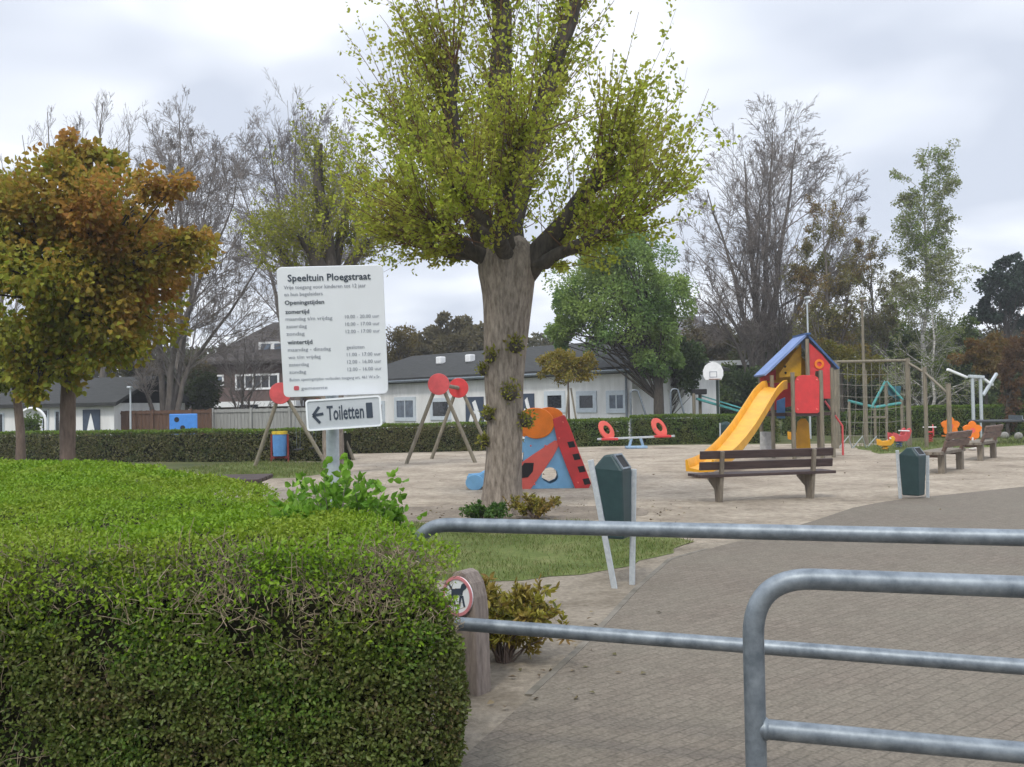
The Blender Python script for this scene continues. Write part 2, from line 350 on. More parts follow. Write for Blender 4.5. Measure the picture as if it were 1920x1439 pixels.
# ------------------------------------------------------------------ vectorised growth
def nrm(a): return a / np.maximum(np.linalg.norm(a, axis=-1, keepdims=True), 1e-9)
def tubes(P, R, n):
    P = np.asarray(P, float); R = np.asarray(R, float); Mn, K = P.shape[:2]
    T = nrm(np.gradient(P, axis=1)); ov = nrm(P[:, -1] - P[:, 0])
    ref = np.where(np.abs(ov[:, 2:3]) < .85, np.array([[0, 0, 1.]]), np.array([[1., 0, 0]]))[:, None, :].repeat(K, 1)
    S = nrm(np.cross(T, ref)); B = np.cross(T, S)
    an = np.arange(n) * 2 * np.pi / n
    V = P[:, :, None, :] + R[:, :, None, None] * (np.cos(an)[None, None, :, None] * S[:, :, None, :] + np.sin(an)[None, None, :, None] * B[:, :, None, :])
    base = (np.arange(Mn) * K * n)[:, None, None]; i = (np.arange(K - 1) * n)[None, :, None]; j = np.arange(n)[None, None, :]; j2 = (j + 1) % n
    F = np.stack([base + i + j, base + i + j2, base + i + n + j2, base + i + n + j], -1).reshape(-1, 4)
    return V.reshape(-1, 3), F
def join(parts):
    Vs, Fs, o = [], [], 0
    for V, F in parts:
        Vs.append(V); Fs.append(F + o); o += len(V)
    return np.concatenate(Vs), np.concatenate(Fs)
def grow(P, R, per, t0, t1, ang, lenf, up, wig, K, rf, rng, lmin=0.0, shrink=0.5, labs=None):
    Mn, K0 = P.shape[:2]
    Ln = np.linalg.norm(np.diff(P, axis=1), axis=-1).sum(1)
    idx = np.repeat(np.arange(Mn), per); C = len(idx)
    t = rng.uniform(t0, t1, C); ft = t * (K0 - 1); i = np.minimum(ft.astype(int), K0 - 2); fr = (ft - i)[:, None]
    pos = P[idx, i] * (1 - fr) + P[idx, i + 1] * fr; rad = R[idx, i] * (1 - fr[:, 0]) + R[idx, i + 1] * fr[:, 0]
    tan = nrm(P[idx, i + 1] - P[idx, i])
    pr = rng.normal(size=(C, 3)); pr = nrm(pr - tan * (pr * tan).sum(1, keepdims=True))
    a = (ang * rng.uniform(.6, 1.35, C))[:, None]
    d = nrm(np.cos(a) * tan + np.sin(a) * pr)
    L = (labs if labs is not None else Ln[idx] * lenf) * (1 - shrink * t) * rng.uniform(.65, 1.3, C); L = np.maximum(L, lmin)
    st = (L / (K - 1))[:, None]; out = [pos]
    for k in range(K - 1):
        d = nrm(d + np.array([0, 0, up]) + wig * rng.normal(size=(C, 3))); pos = pos + d * st; out.append(pos)
    r0 = np.minimum(rad * .9, rad * rf + 0.0)
    Rr = r0[:, None] * np.linspace(1, .3, K)[None, :]
    return np.stack(out, 1), Rr
def leaves(Pb, A, L, W, rng, six=False, Nrm=None, fold=.25):
    n = len(Pb); A = nrm(A); rd = rng.normal(size=(n, 3)) if Nrm is None else Nrm + .55 * rng.normal(size=(n, 3))
    S = nrm(np.cross(A, rd)); Nn = np.cross(S, A)
    L = np.broadcast_to(np.asarray(L, float), (n,)) * rng.uniform(.65, 1.3, n); Wd = np.broadcast_to(np.asarray(W, float), (n,)) * rng.uniform(.7, 1.25, n)
    L = L[:, None]; Wd = Wd[:, None]
    if not six:
        V = np.stack([Pb, Pb + A * L * .45 + S * Wd / 2 + Nn * Wd * fold, Pb + A * L, Pb + A * L * .45 - S * Wd / 2 + Nn * Wd * fold], 1)
        b = (np.arange(n) * 4)[:, None]
        F = np.concatenate([b + np.array([[0, 1, 2]]), b + np.array([[0, 2, 3]])], 0)
    else:
        V = np.stack([Pb, Pb + A * L * .25 + S * Wd * .42 + Nn * Wd * fold, Pb + A * L * .62 + S * Wd * .46 + Nn * Wd * fold, Pb + A * L - Nn * Wd * .1,
                      Pb + A * L * .62 - S * Wd * .46 + Nn * Wd * fold, Pb + A * L * .25 - S * Wd * .42 + Nn * Wd * fold], 1)
        b = (np.arange(n) * 6)[:, None]
        F = np.concatenate([b + np.array([[0, 1, 2, 3]]), b + np.array([[0, 3, 4, 5]])], 0)
    return V.reshape(-1, 3), F
def along(P, per, rng, t0=.15, t1=1.0):
    Mn, K = P.shape[:2]; idx = np.repeat(np.arange(Mn), per); t = rng.uniform(t0, t1, len(idx)) * (K - 1)
    i = np.minimum(t.astype(int), K - 2); fr = (t - i)[:, None]
    return P[idx, i] * (1 - fr) + P[idx, i + 1] * fr, nrm(P[idx, i + 1] - P[idx, i])
def blob_pts(c, rad, ncl, nleaf, rng, cr=.33, hollow=.55):
    """leaf positions: clumps spread through an ellipsoid, leaves spread through each clump"""
    c = np.array(c); rad = np.array(rad); u = nrm(rng.normal(size=(ncl, 3))); rr = rng.uniform(hollow, 1.0, ncl)[:, None]
    cc = c + u * rr * rad; csz = cr * rng.uniform(.5, 1.25, ncl)
    k = rng.integers(0, ncl, nleaf); v = nrm(rng.normal(size=(nleaf, 3))) * (rng.uniform(.15, 1, nleaf)[:, None] ** .6)
    P = cc[k] + v * csz[k][:, None] * np.minimum(rad, rad.min() * 1.3)
    return P, nrm(v + .6 * u[k] + .5 * rng.normal(size=(nleaf, 3))), cc

# ------------------------------------------------------------------ ground, sheets
def sheet(name, pts, z, m, sub=0):
    mb = MB(); mb._add([(p[0], p[1], z) for p in pts], [tuple(range(len(pts)))])
    o = mb.build(name, m); tag(o, kind='structure'); return o
def gp(l): return [gnd(x, y) for x, y in l]
def ragged(pts, amp, seed, step=0.35):
    rng = np.random.default_rng(seed); out = []
    for i in range(len(pts)):
        p, q = Vector(pts[i][:2] if len(pts[i]) > 2 else pts[i]), Vector(pts[(i + 1) % len(pts)][:2])
        n = max(1, int((q - p).length / step)); nn = Vector((-(q - p).y, (q - p).x)); nn = nn.normalized() if nn.length > 0 else nn
        for k in range(n):
            out.append(p + (q - p) * (k / n) + nn * float(rng.normal(0, amp)) * (1 if k else 0.4))
    return out
sheet('ground', [(-160, -40), (160, -40), (160, 280), (-160, 280)], 0.0, EARTH)
sand_poly = ragged([(-9, 24.5), (-6.5, 21), (-4.0, 9.5), (-2.0, 9.0), (1.0, 10.0), (2.4, 10.6), (4.0, 12.5), (5.6, 14.4), (8.5, 15.4), (16, 15.4), (30, 15.6), (24, 33), (13, 35.2), (6, 36.6), (-3.5, 36.2), (-5.5, 34), (-7, 29.5)], .12, 3, .8)
sheet('sandpit', sand_poly, 0.008, SAND)
sheet('dirt_path', ragged([(-1.6, 4.2), (0.1, 3.6), (0.35, 5.0), (1.0, 7.0), (2.6, 10.4), (4.2, 12.6), (2.6, 11.2), (1.2, 10.1), (.4, 9.6), (-4.5, 9.6), (-4.5, 6)], .05, 5, .3), 0.012, DIRT)
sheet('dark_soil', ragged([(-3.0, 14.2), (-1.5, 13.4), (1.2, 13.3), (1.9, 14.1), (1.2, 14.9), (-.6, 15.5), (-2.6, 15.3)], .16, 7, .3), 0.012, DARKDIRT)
grass_poly = ragged(gp([(700, 985), (1080, 978), (1200, 992), (1300, 1018), (1262, 1040), (1190, 1064), (1090, 1082), (980, 1092), (840, 1092), (640, 1080)]), .05, 11, .25)
sheet('lawn', grass_poly, 0.016, TURF)
sheet('grass_verge', ragged(gp([(330, 884), (470, 868), (600, 868), (640, 884), (560, 897), (420, 900)]), .12, 12, .6), 0.012, TURF)
sheet('far_verge', ragged(gp([(1600, 838), (1780, 826), (1960, 818), (1960, 834), (1800, 842), (1650, 852)]), .12, 13, .6), 0.012, TURF)
edge = [(640, 1640), (900, 1400), (1000, 1310), (1093, 1223), (1137, 1177), (1200, 1107), (1260, 1053), (1330, 1033), (1393, 1017), (1520, 982), (1600, 955), (1650, 945), (1700, 938), (1800, 928), (1920, 915), (2100, 905)]
pave = gp(edge)
sheet('paving', [(-6, -3), (-6, 2.2), (-2, 2.9)] + [(p.x, p.y) for p in pave] + [(30, 20), (30, -3)], 0.022, PAVE)
# low concrete edging flush with the paving
mb = MB(); ek = gp(edge[2:8])
for p, q in zip(ek[:-1], ek[1:]): mb.bar((p.x - .025, p.y, 0.008), (q.x - .025, q.y, 0.008), .045, .032)
tag(mb.build('kerb_edging', mat('worn_edging', (0.20, 0.18, 0.15), .95, c2=(0.10, 0.09, 0.07), scale=5, bump=.3)), kind='structure')

# grass blades (nobody could count them)
def grass_on(name, poly, n, h, m, seed, label):
    rng = np.random.default_rng(seed); P = np.array([(p[0], p[1]) for p in poly]); lo, hi = P.min(0), P.max(0); pts = []
    q = rng.uniform(lo, hi, (n * 3, 2)); inside = np.zeros(len(q), bool); j = len(P) - 1
    for i in range(len(P)):
        c = ((P[i, 1] > q[:, 1]) != (P[j, 1] > q[:, 1])) & (q[:, 0] < (P[j, 0] - P[i, 0]) * (q[:, 1] - P[i, 1]) / (P[j, 1] - P[i, 1] + 1e-12) + P[i, 0])
        inside ^= c; j = i
    q = q[inside]
    den = np.sin(q[:, 0] * 2.1 + 1.3) * np.sin(q[:, 1] * 1.7) + .6 * np.sin(q[:, 0] * 5.3 + q[:, 1] * 4.1)
    q = q[rng.uniform(-1.6, 1.0, len(q)) < den][:n]
    b = np.c_[q, np.full(len(q), .012)]; A = np.c_[rng.normal(0, .5, (len(q), 2)), np.ones(len(q))]
    V, F = leaves(b, A, h, h * .13, rng)
    tag(np_mesh(name, V, F, m), label, 'grass', kind='stuff')
GRASSM = leafmat('grass_blades', [(0.07, 0.105, 0.02), (0.12, 0.17, 0.035), (0.17, 0.20, 0.06), (0.22, 0.20, 0.09)], transl=.3)
grass_on('grass', grass_poly, 12000, .05, GRASSM, 21, 'thin worn grass behind the upper steel rail')
grass_on('grass', ragged(gp([(330, 884), (470, 868), (600, 868), (640, 884), (560, 897), (420, 900)]), .12, 12, .6), 5000, .10, GRASSM, 22, 'strip of grass under the left swing')
grass_on('grass', ragged(gp([(1600, 838), (1780, 826), (1960, 818), (1960, 834), (1800, 842), (1650, 852)]), .12, 13, .6), 5000, .12, GRASSM, 23, 'strip of grass before the far right hedge')

def litter():
    rng = np.random.default_rng(77); a = np.c_[rng.normal(0, 1.6, 350), rng.normal(13.8, 1.0, 350)]; b = np.c_[rng.normal(.35, .25, 40), rng.uniform(5, 7.5, 40)]; c = np.c_[rng.uniform(-6, 12, 250), rng.uniform(17, 34, 250)]
    q = np.concatenate([a, b, c]); V, F = leaves(np.c_[q, np.full(len(q), .028)], np.c_[rng.normal(size=(len(q), 2)), rng.normal(0, .12, len(q))], .045, .026, rng, Nrm=np.array([[0, 0, 1.]]))
    tag(np_mesh('leaf_litter', V, F, leafmat('fallen_leaves', [(.07, .05, .03), (.14, .10, .06), (.20, .16, .09), (.09, .08, .03)], transl=.1)), 'small fallen leaves scattered over sand and paving edge', 'leaf litter', kind='stuff')
litter()
# ------------------------------------------------------------------ foreground hedge
def fbm(x, y, s, seed):
    rng = np.random.default_rng(seed); v = 0
    for o in range(4):
        for _ in range(3):
            kx, ky = rng.normal(size=2) * s * (1.9 ** o); v = v + np.sin(x * kx + y * ky + rng.uniform(0, 6.28)) / (1.7 ** o)
    return v / 4.5
HT = 1.07
hp = np.array([(-3.4, 3.42), (-1.75, 3.34), (-.95, 3.3), (-.36, 3.29), (-.20, 3.40), (-.22, 3.85), (-.36, 4.1), (-1.12, 5.15), (-1.62, 6.6), (-3.2, 9.0), (-6.3, 11.9), (-10.5, 14.2), (-10.5, 6.2)])
def inside_poly(q, P):
    r = np.zeros(len(q), bool); j = len(P) - 1
    for i in range(len(P)):
        c = ((P[i, 1] > q[:, 1]) != (P[j, 1] > q[:, 1])) & (q[:, 0] < (P[j, 0] - P[i, 0]) * (q[:, 1] - P[i, 1]) / (P[j, 1] - P[i, 1] + 1e-12) + P[i, 0])
        r ^= c; j = i
    return r
def edge_dist(q, P):
    d = np.full(len(q), 1e9)
    for i in range(len(P)):
        a, b = P[i], P[(i + 1) % len(P)]; ab = b - a
        t = np.clip(((q - a) @ ab) / (ab @ ab), 0, 1); d = np.minimum(d, np.linalg.norm(q - a - t[:, None] * ab, axis=1))
    return d
def make_near_hedge():
    rng = np.random.default_rng(5)
    root = thing('clipped_hedge', 'big clipped hedge in the left foreground, bright green on top with bare brown twigs', 'hedge', (-2.0, 5.0, 0))
    ORG[root.name] = Vector((-2.0, 5.0, 0))
    ctr = hp.mean(0); inn = []
    for i in range(len(hp)):
        a, b, c = hp[i - 1], hp[i], hp[(i + 1) % len(hp)]
        n1 = np.array([-(b - a)[1], (b - a)[0]]); n2 = np.array([-(c - b)[1], (c - b)[0]]); n = n1 / np.linalg.norm(n1) + n2 / np.linalg.norm(n2)
        inn.append(b + n / np.linalg.norm(n) * .12)
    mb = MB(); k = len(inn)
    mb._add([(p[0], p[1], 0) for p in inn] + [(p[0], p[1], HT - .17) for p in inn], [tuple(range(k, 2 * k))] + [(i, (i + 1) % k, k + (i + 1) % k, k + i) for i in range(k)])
    mb.build('stems', CORE, root)  # added solid dark core, keeps light from showing through the leaves
    def bald(x, zz, y):      # patches where the old wood shows: along the front top edge and one hole in the face
        top = 1.15 * np.exp(-((y - 3.5) / .36) ** 2) * np.exp(-((zz - HT + .05) / .22) ** 2) * np.clip(.48 + 1.1 * fbm(x, y * 1.5 + zz, 4.0, 3), 0, 1) * np.clip((x + 1.35) / .6, .22, 1)
        hole = .75 * np.exp(-((x + .74) / .085) ** 2 - ((zz - .80) / .13) ** 2)
        right = .5 * np.exp(-((x + .45) / .2) ** 2 - ((zz - .94) / .12) ** 2)
        return np.clip(top * .85 + hole + right, 0, .82)
    # --- top
    parts_t, parts_f, tw = [], [], []
    n = 430000
    q = np.c_[rng.uniform(-7.5, -.15, n), rng.uniform(3.25, 12.6, n)]
    keep = rng.uniform(0, 1, n) < np.clip((4.6 / q[:, 1]) ** 1.5, 0, 1)
    q = q[keep]; q = q[inside_poly(q, hp)]; q = q[np.abs(q[:, 0]) < q[:, 1] * .56 + .5]
    ed = edge_dist(q, hp)
    z = HT + .035 * fbm(q[:, 0], q[:, 1], 2.2, 1) + .02 * fbm(q[:, 0], q[:, 1], 7, 2) - np.where(q[:, 1] < 3.62, .13, .035) * np.exp(-(ed / .14) ** 1.3) - np.abs(rng.normal(0, .034, len(q))) + .035 * fbm(q[:, 0], q[:, 1], 14, 4) - .015 * np.clip((q[:, 0] + .95) / .7, 0, 1) - .06 * np.clip((q[:, 0] + .55) / .3, 0, 1) * np.clip((3.9 - q[:, 1]) / .4, 0, 1)
    b = bald(q[:, 0], z, q[:, 1]); kk = rng.uniform(0, 1, len(q)) > b
    q, z, ed = q[kk], z[kk], ed[kk]
    P = np.c_[q, z]; A = np.c_[rng.normal(0, .8, (len(q), 2)), rng.uniform(.15, 1.1, len(q))]
    sz = np.where(q[:, 1] > 7, .032, .0205)
    parts_t.append(leaves(P, A, sz, sz * .62, rng, Nrm=np.array([[0, 0, 1.]])))
    # --- faces: front, right end
    segs = [(hp[0], hp[1]), (hp[1], hp[2]), (hp[2], hp[3]), (hp[3], hp[4]), (hp[4], hp[5])]
    for a, c in segs:
        L = np.linalg.norm(c - a); m = int(L * 1.12 * 34000); t = rng.uniform(0, 1, m); zz = rng.uniform(0, HT, m)
        xy = a + (c - a) * t[:, None]; nn = np.array([(c - a)[1], -(c - a)[0]]) / L
        s = xy[:, 0] + xy[:, 1]
        dsp = .05 * fbm(s, zz, 3.0, 8) + .03 * fbm(s, zz, 9, 9) - .13 * np.exp(-((HT - zz) / .17) ** 1.4) - np.abs(rng.normal(0, .045, m))
        gap = fbm(s, zz, 12, 10) < -.34; zz = zz - (.015 * np.clip((xy[:, 0] + .95) / .7, 0, 1) + .06 * np.clip((xy[:, 0] + .55) / .3, 0, 1)) * zz
        xy = xy + nn * dsp[:, None]
        b = bald(xy[:, 0], zz, xy[:, 1]); kk = (rng.uniform(0, 1, m) > b) & ~(gap & (rng.uniform(0, 1, m) < .75))
        xy, zz2, dd = xy[kk], zz[kk], dsp[kk]
        P = np.c_[xy, zz2]; A = np.c_[np.tile(nn, (len(xy), 1)) * rng.uniform(-.2, 1, (len(xy), 1)), np.zeros(len(xy))] + rng.normal(0, .65, (len(xy), 3)) + np.array([0, 0, .3])
        up = zz2 > HT + .02 - .42 * rng.uniform(0, 1, len(zz2)) ** 1.6
        N3 = np.array([[nn[0], nn[1], .5]])
        parts_f.append(leaves(P[~up], A[~up], rng.uniform(.012, .023, (~up).sum()), .0120, rng, Nrm=N3)); parts_t.append(leaves(P[up], A[up], .018, .0115, rng, Nrm=N3))
        # twigs, everywhere thinly and densely in the bald patches
        mt = int(L * 3000); t = rng.uniform(0, 1, mt); zz = rng.uniform(.0, HT, mt); xy = a + (c - a) * t[:, None] - nn * (.13 * np.exp(-((HT - zz) / .17) ** 1.4))[:, None]
        b = bald(xy[:, 0], zz, xy[:, 1]); kk = rng.uniform(0, 1, mt) < b * .55 + .13 + .22 * np.clip(fbm(xy[:, 0], zz, 5, 44), 0, 1); xy, zz = xy[kk], zz[kk]; zz = zz - (.015 * np.clip((xy[:, 0] + .95) / .7, 0, 1) + .06 * np.clip((xy[:, 0] + .55) / .3, 0, 1)) * zz
        p0 = np.c_[xy - nn * rng.uniform(.03, .09, (len(xy), 1)), zz]; d = nrm(np.c_[np.tile(nn, (len(xy), 1)) * .55, np.full(len(xy), .6)] + rng.normal(0, .5, (len(xy), 3)))
        ln = rng.uniform(.04, .11, (len(xy), 1)) * np.where(xy[:, :1] > -.42, .5, 1); mid = p0 + d * ln * .5 + rng.normal(0, .008, p0.shape)
        tw.append(np.stack([p0, mid, p0 + d * ln + rng.normal(0, .012, p0.shape)], 1))
    q = np.c_[rng.uniform(-2.2, -.2, 26000), rng.uniform(3.3, 4.6, 26000)]; q = q[inside_poly(q, hp)]
    b = bald(q[:, 0], np.full(len(q), HT), q[:, 1]); q = q[rng.uniform(0, 1, len(q)) < b * .75 + .02]
    p0 = np.c_[q, HT - rng.uniform(.04, .12, len(q)) - np.where(q[:, 1] < 3.62, .12, .03) * np.exp(-(edge_dist(q, hp) / .14) ** 1.3) - .015 * np.clip((q[:, 0] + .95) / .7, 0, 1) - .06 * np.clip((q[:, 0] + .55) / .3, 0, 1) * np.clip((3.9 - q[:, 1]) / .4, 0, 1)]; d = nrm(np.array([0, -.25, .8]) + rng.normal(0, .75, p0.shape)); ln = rng.uniform(.035, .10, (len(q), 1)) * np.where(q[:, :1] > -.45, .55, 1)
    tw.append(np.stack([p0, p0 + d * ln * .5 + rng.normal(0, .01, p0.shape), p0 + d * ln], 1))
    # small sprigs standing proud of the clipped top
    V, F = join(parts_t); np_mesh('new_growth', V, F, leafmat('privet_new_leaves', [(0.10, 0.20, 0.008), (0.16, 0.29, 0.012), (0.22, 0.36, 0.02), (0.13, 0.24, 0.012)], [(0.17, 0.26, 0.018), (0.25, 0.33, 0.03)], 1.6, .35), root)
    V, F = join(parts_f); np_mesh('foliage', V, F, leafmat('privet_old_leaves', [(0.045, 0.095, 0.014), (0.075, 0.14, 0.02), (0.12, 0.20, 0.028), (0.15, 0.16, 0.045), (0.085, 0.16, 0.02)], [(0.09, 0.115, 0.026), (0.14, 0.17, 0.038), (0.14, 0.10, 0.05), (0.075, 0.11, 0.022), (0.11, 0.12, 0.035)], 3.0, .25, .4), root)
    T = np.concatenate(tw); rr = rng.uniform(.0012, .0026, len(T))[:, None] * np.array([[1, .8, .5]])
    V, F = tubes(T, rr, 3); np_mesh('twigs', V, F, TWIG_P, root)
make_near_hedge()

# ------------------------------------------------------------------ steel barriers
RAIL_R = 0.030
def barrier(label, pts_top, pts_low, legx):
    """hooped rail: top tube bending down into legs, lower tube between"""
    base = Vector((pts_top[0].x, pts_top[0].y, 0))
    root = thing('tube_barrier', label, 'barrier', base, local=False, group='galvanised tube barriers at the entrance')
    A, B = pts_top; d = (B - A).normalized(); r = .17
    corner = A - d * 0.0
    path = [Vector((corner.x, corner.y, -.05)), Vector((corner.x, corner.y, corner.z - r - .12))]
    path += arc_pts(corner, (corner.x, corner.y, corner.z - r), corner + d * r, 12)
    path += [A + (B - A) * t for t in (.3, .6, 1.0)]
    end = B + d * 1.6
    path += arc_pts(end + d * r, end, Vector((end.x, end.y, end.z - r)) + d * r, 10) + [Vector((end.x, end.y, -.05)) + d * r]
    MB().tube(path, RAIL_R, 20).build('top_rail', GALV, root, smooth=True)
    a, b = pts_low
    MB().tube([a, a + (b - a) * .33, a + (b - a) * .66, b, b + (b - a).normalized() * 1.75], RAIL_R * .94, 20).build('lower_rail', GALV, root, smooth=True)
    MB().tube([a + (b - a).normalized() * .022, a + (b - a).normalized() * .029, a + (b - a).normalized() * .036], [RAIL_R * 1.06, RAIL_R * 1.1, RAIL_R * .96], 20).build('weld', GALV, root, smooth=True)
    return root
A0 = at(776, 983, 4.24); A1 = at(1920, 1009, 3.50)
a0 = at(778, 1163, 4.24); a0.x = A0.x; a0.y = A0.y; a1 = at(1920, 1251, 3.50)
a0.z = at(770, 1164, 4.24).z
barrier('far galvanised tube barrier whose left end runs into the clipped hedge', (A0, A1), (a0, a1), None)
B0 = at(1410, 1082, 2.83); B1 = at(1920, 1101, 2.66)
b0 = at(1410, 1366, 2.83); b0.x, b0.y = B0.x, B0.y; b1 = at(1920, 1412, 2.66)
barrier('near galvanised tube barrier with its rounded corner post at the bottom right', (B0, B1), (b0, b1), None)

# ------------------------------------------------------------------ information sign
def text_mesh(lines, M, mat_, name, parent):
    """lines: (text, x, y, height, width or None, bold) in the frame M (x right, y up, z toward the viewer)"""
    V, F = [], []
    dg = None
    for tx, x, y, h, wd, bold in lines:
        cu = bpy.data.curves.new('text', 'FONT'); cu.body = tx; cu.size = 1.0; cu.offset = .018 if bold else 0.0; cu.resolution_u = 2
        ob = bpy.data.objects.new('text', cu); COL.objects.link(ob)
        dg = bpy.context.evaluated_depsgraph_get(); me = bpy.data.meshes.new_from_object(ob.evaluated_get(dg))
        co = [v.co.copy() for v in me.vertices]
        if co:
            x0 = min(c.x for c in co); x1 = max(c.x for c in co); sy = h / .70; sx = (wd / (x1 - x0)) if wd else sy
            n = len(V); V += [M @ Vector((x + (c.x - x0) * sx, y + c.y * sy, 0.0015)) for c in co]; F += [[n + i for i in p.vertices] for p in me.polygons]
        bpy.data.objects.remove(ob); bpy.data.meshes.remove(me); bpy.data.curves.remove(cu)
    mb = MB(); mb._add(V, F); return mb.build(name, mat_, parent)
def sign():
    Y = 5.0; pb = at(624, 850, 5.16); base = Vector((pb.x, pb.y, 0))
    root = thing('information_sign', 'white opening hours notice board over a small toilets arrow sign on a steel pole', 'sign', base, local=False)
    top = at(624, 560, 5.16)
    MB().tube([base - Vector((0, 0, .05)), Vector((pb.x, pb.y, top.z + .1))], .034, 18).build('pole', GALV_L, root, smooth=True)
    c = at(624.5, 622, Y); W, H = .53, .66
    R = Matrix.Rotation(math.radians(5), 4, 'Z') @ Matrix.Rotation(math.radians(10), 4, 'X') @ Matrix.Rotation(math.radians(-1.2), 4, 'Y') @ Matrix.Rotation(math.radians(90), 4, 'X')
    M = Matrix.Translation(c) @ R        # local x right, y up, z toward the camera
    bd = MB(M).prism(rrect(0, 0, W, H, .025), (0, 0, -.012), (1, 0, 0), (0, 1, 0), .022).build('notice_board', SIGNW, root, bevel=.002)
    ink = []; gry = []
    def ln(tx, u0, u1, v, h, bold, L): L.append((tx, (u0 - .5) * W, (.5 - v) * H - h * .5, h, (u1 - u0) * W, bold))
    ln('Speeltuin Ploegstraat', .10, .88, .082, .034, True, ink)
    ln('Vrije toegang voor kinderen tot 12 jaar', .06, .83, .152, .019, False, gry)
    ln('en hun begeleiders', .06, .42, .205, .019, False, gry)
    ln('Openingstijden', .06, .43, .268, .021, True, ink)
    ln('zomertijd', .06, .285, .338, .021, True, ink)
    for i, (a, b, v) in enumerate((('maandag t/m vrijdag', '10.00 - 20.00 uur', .393), ('zaterdag', '10.00 - 17.00 uur', .450), ('zondag', '12.00 - 17.00 uur', .507))):
        ln(a, .06, (.50, .255, .23)[i], v, .018, False, gry); ln(b, .62, .945, v - .004, .018, False, gry)
    ln('wintertijd', .065, .30, .572, .021, True, ink)
    for i, (a, b, v) in enumerate((('maandag - dinsdag', 'gesloten', .630), ('wo t/m vrijdag', '11.00 - 17.00 uur', .688), ('zaterdag', '12.00 - 16.00 uur', .745), ('zondag', '12.00 - 16.00 uur', .803))):
        ln(a, .065, (.47, .37, .255, .225)[i], v, .018, False, gry); ln(b, .62, .79 if i == 0 else .945, v - .006, .018, False, gry)
    ln('Buiten openingstijden verboden toegang art. 461 W.v.Sr.', .065, .93, .862, .016, False, gry)
    ln('gemeente', .17, .42, .932, .017, False, gry)
    M2 = M
    text_mesh(ink, M2, INK, 'bold_lettering', bd); text_mesh(gry, M2, INK_G, 'small_lettering', bd)
    em = MB(M); em.prism(rrect((.125 - .5) * W, (.5 - .93) * H, .026, .022, .006), (0, 0, .0), (1, 0, 0), (0, 1, 0), .003); em.build('emblem', INK_R, bd)
    for k, zz in enumerate((-.2, .2)):
        MB(M).box((0, zz, -.05), (.12, .035, .055)).build('bracket', GALV, root)
    # toilets sign: folded silver panel
    c = at(645, 775, 5.0); R = Matrix.Rotation(math.radians(6), 4, 'Z') @ Matrix.Rotation(math.radians(-2.9), 4, 'Y') @ Matrix.Rotation(math.radians(90), 4, 'X')
    M = Matrix.Translation(c) @ R; W, H = .372, .152
    ts = MB(M).prism(rrect(0, 0, W, H, .014), (0, 0, -.022), (1, 0, 0), (0, 1, 0), .042).build('toilet_sign', SIGNG, root, bevel=.003)
    rim = MB(M); rim.ring(rrect(0, 0, W + .006, H + .006, .017), rrect(0, 0, W - .012, H - .012, .01), (0, 0, -.010), (1, 0, 0), (0, 1, 0), .028); rim.build('rim', SIGNW, ts)
    text_mesh([('Toiletten', -.085, -.030, .072, .185, True)], M, INK, 'lettering', ts)
    ar = MB(M)
    for p, q in (((-.155, -.002), (-.103, .004)), ((-.155, -.002), (-.122, .040)), ((-.155, -.002), (-.122, -.042))):
        d = (Vector(q) - Vector(p)).normalized(); nv = Vector((-d.y, d.x)) * .007
        ar._add([(p[0] + nv.x, p[1] + nv.y, .0015), (p[0] - nv.x, p[1] - nv.y, .0015), (q[0] - nv.x, q[1] - nv.y, .0015), (q[0] + nv.x, q[1] + nv.y, .0015)], [(0, 1, 2, 3)])
    ar.build('arrow', INK, ts)
    pc = MB(M); pc.prism(rrect(.128, .006, .032, .078, .004), (0, 0, 0), (1, 0, 0), (0, 1, 0), .003); pc.build('pictogram', INK, ts)
    MB(M).box((-.045, .0, -.075), (.11, .05, .07)).build('bracket', GALV, root)
sign()

# leafy shrub at the pole
def stem_shrub(name, label, cat, base, height, spread, nst, per, leafL, leafW, lm, bark, seed, up=.10, six=True, group=None, lean=(0, 0), rs=.006, sub=6):
    rng = np.random.default_rng(seed); root = thing(name, label, cat, base, local=False, group=group); b = np.array(base)
    an = rng.uniform(0, 6.283, nst); r0 = rng.uniform(0, .12, nst) * spread; rr = np.sqrt(rng.uniform(.02, 1, nst)) * spread; hh = height * rng.uniform(.55, 1.0, nst)
    p0 = b + np.c_[r0 * np.cos(an), r0 * np.sin(an), np.zeros(nst)]; p3 = b + np.c_[rr * np.cos(an) + lean[0], rr * np.sin(an) + lean[1], hh * (1 - .35 * (rr / spread) ** 2)]
    mid = (p0 + p3) / 2 + np.c_[-.2 * rr * np.cos(an), -.2 * rr * np.sin(an), .12 * hh]
    ts = np.linspace(0, 1, 6)[None, :, None]; P = p0[:, None] * (1 - ts) ** 2 + mid[:, None] * 2 * ts * (1 - ts) + p3[:, None] * ts ** 2
    P[:, 1:] += rng.normal(0, .012 * height, P[:, 1:].shape); R = np.full((nst, 1), rs) * np.linspace(1, .35, 6)[None]
    P2, R2 = grow(P, R, sub, .3, 1, .8, .32, .12, .12, 4, .5, rng)
    V, F = join([tubes(P, R, 5), tubes(P2, R2, 3)]); np_mesh('stems', V, F, bark, root)
    q1, t1 = along(P2, per, rng, .2, 1); q2, t2 = along(P, per * 2, rng, .45, 1); q = np.concatenate([q1, q2]); t = np.concatenate([t1, t2])
    A = nrm(t * .5 + rng.normal(0, .75, q.shape) + np.array([0, 0, .15]))
    V, F = leaves(q, A, leafL, leafW, rng, six=six); np_mesh('foliage', V, F, lm, root); return root
MAPLE_G = leafmat('fresh_maple_leaves', [(0.09, 0.22, 0.02), (0.16, 0.33, 0.03), (0.24, 0.42, 0.05), (0.13, 0.27, 0.03)], transl=.4)
g = at(636, 985, 4.7)
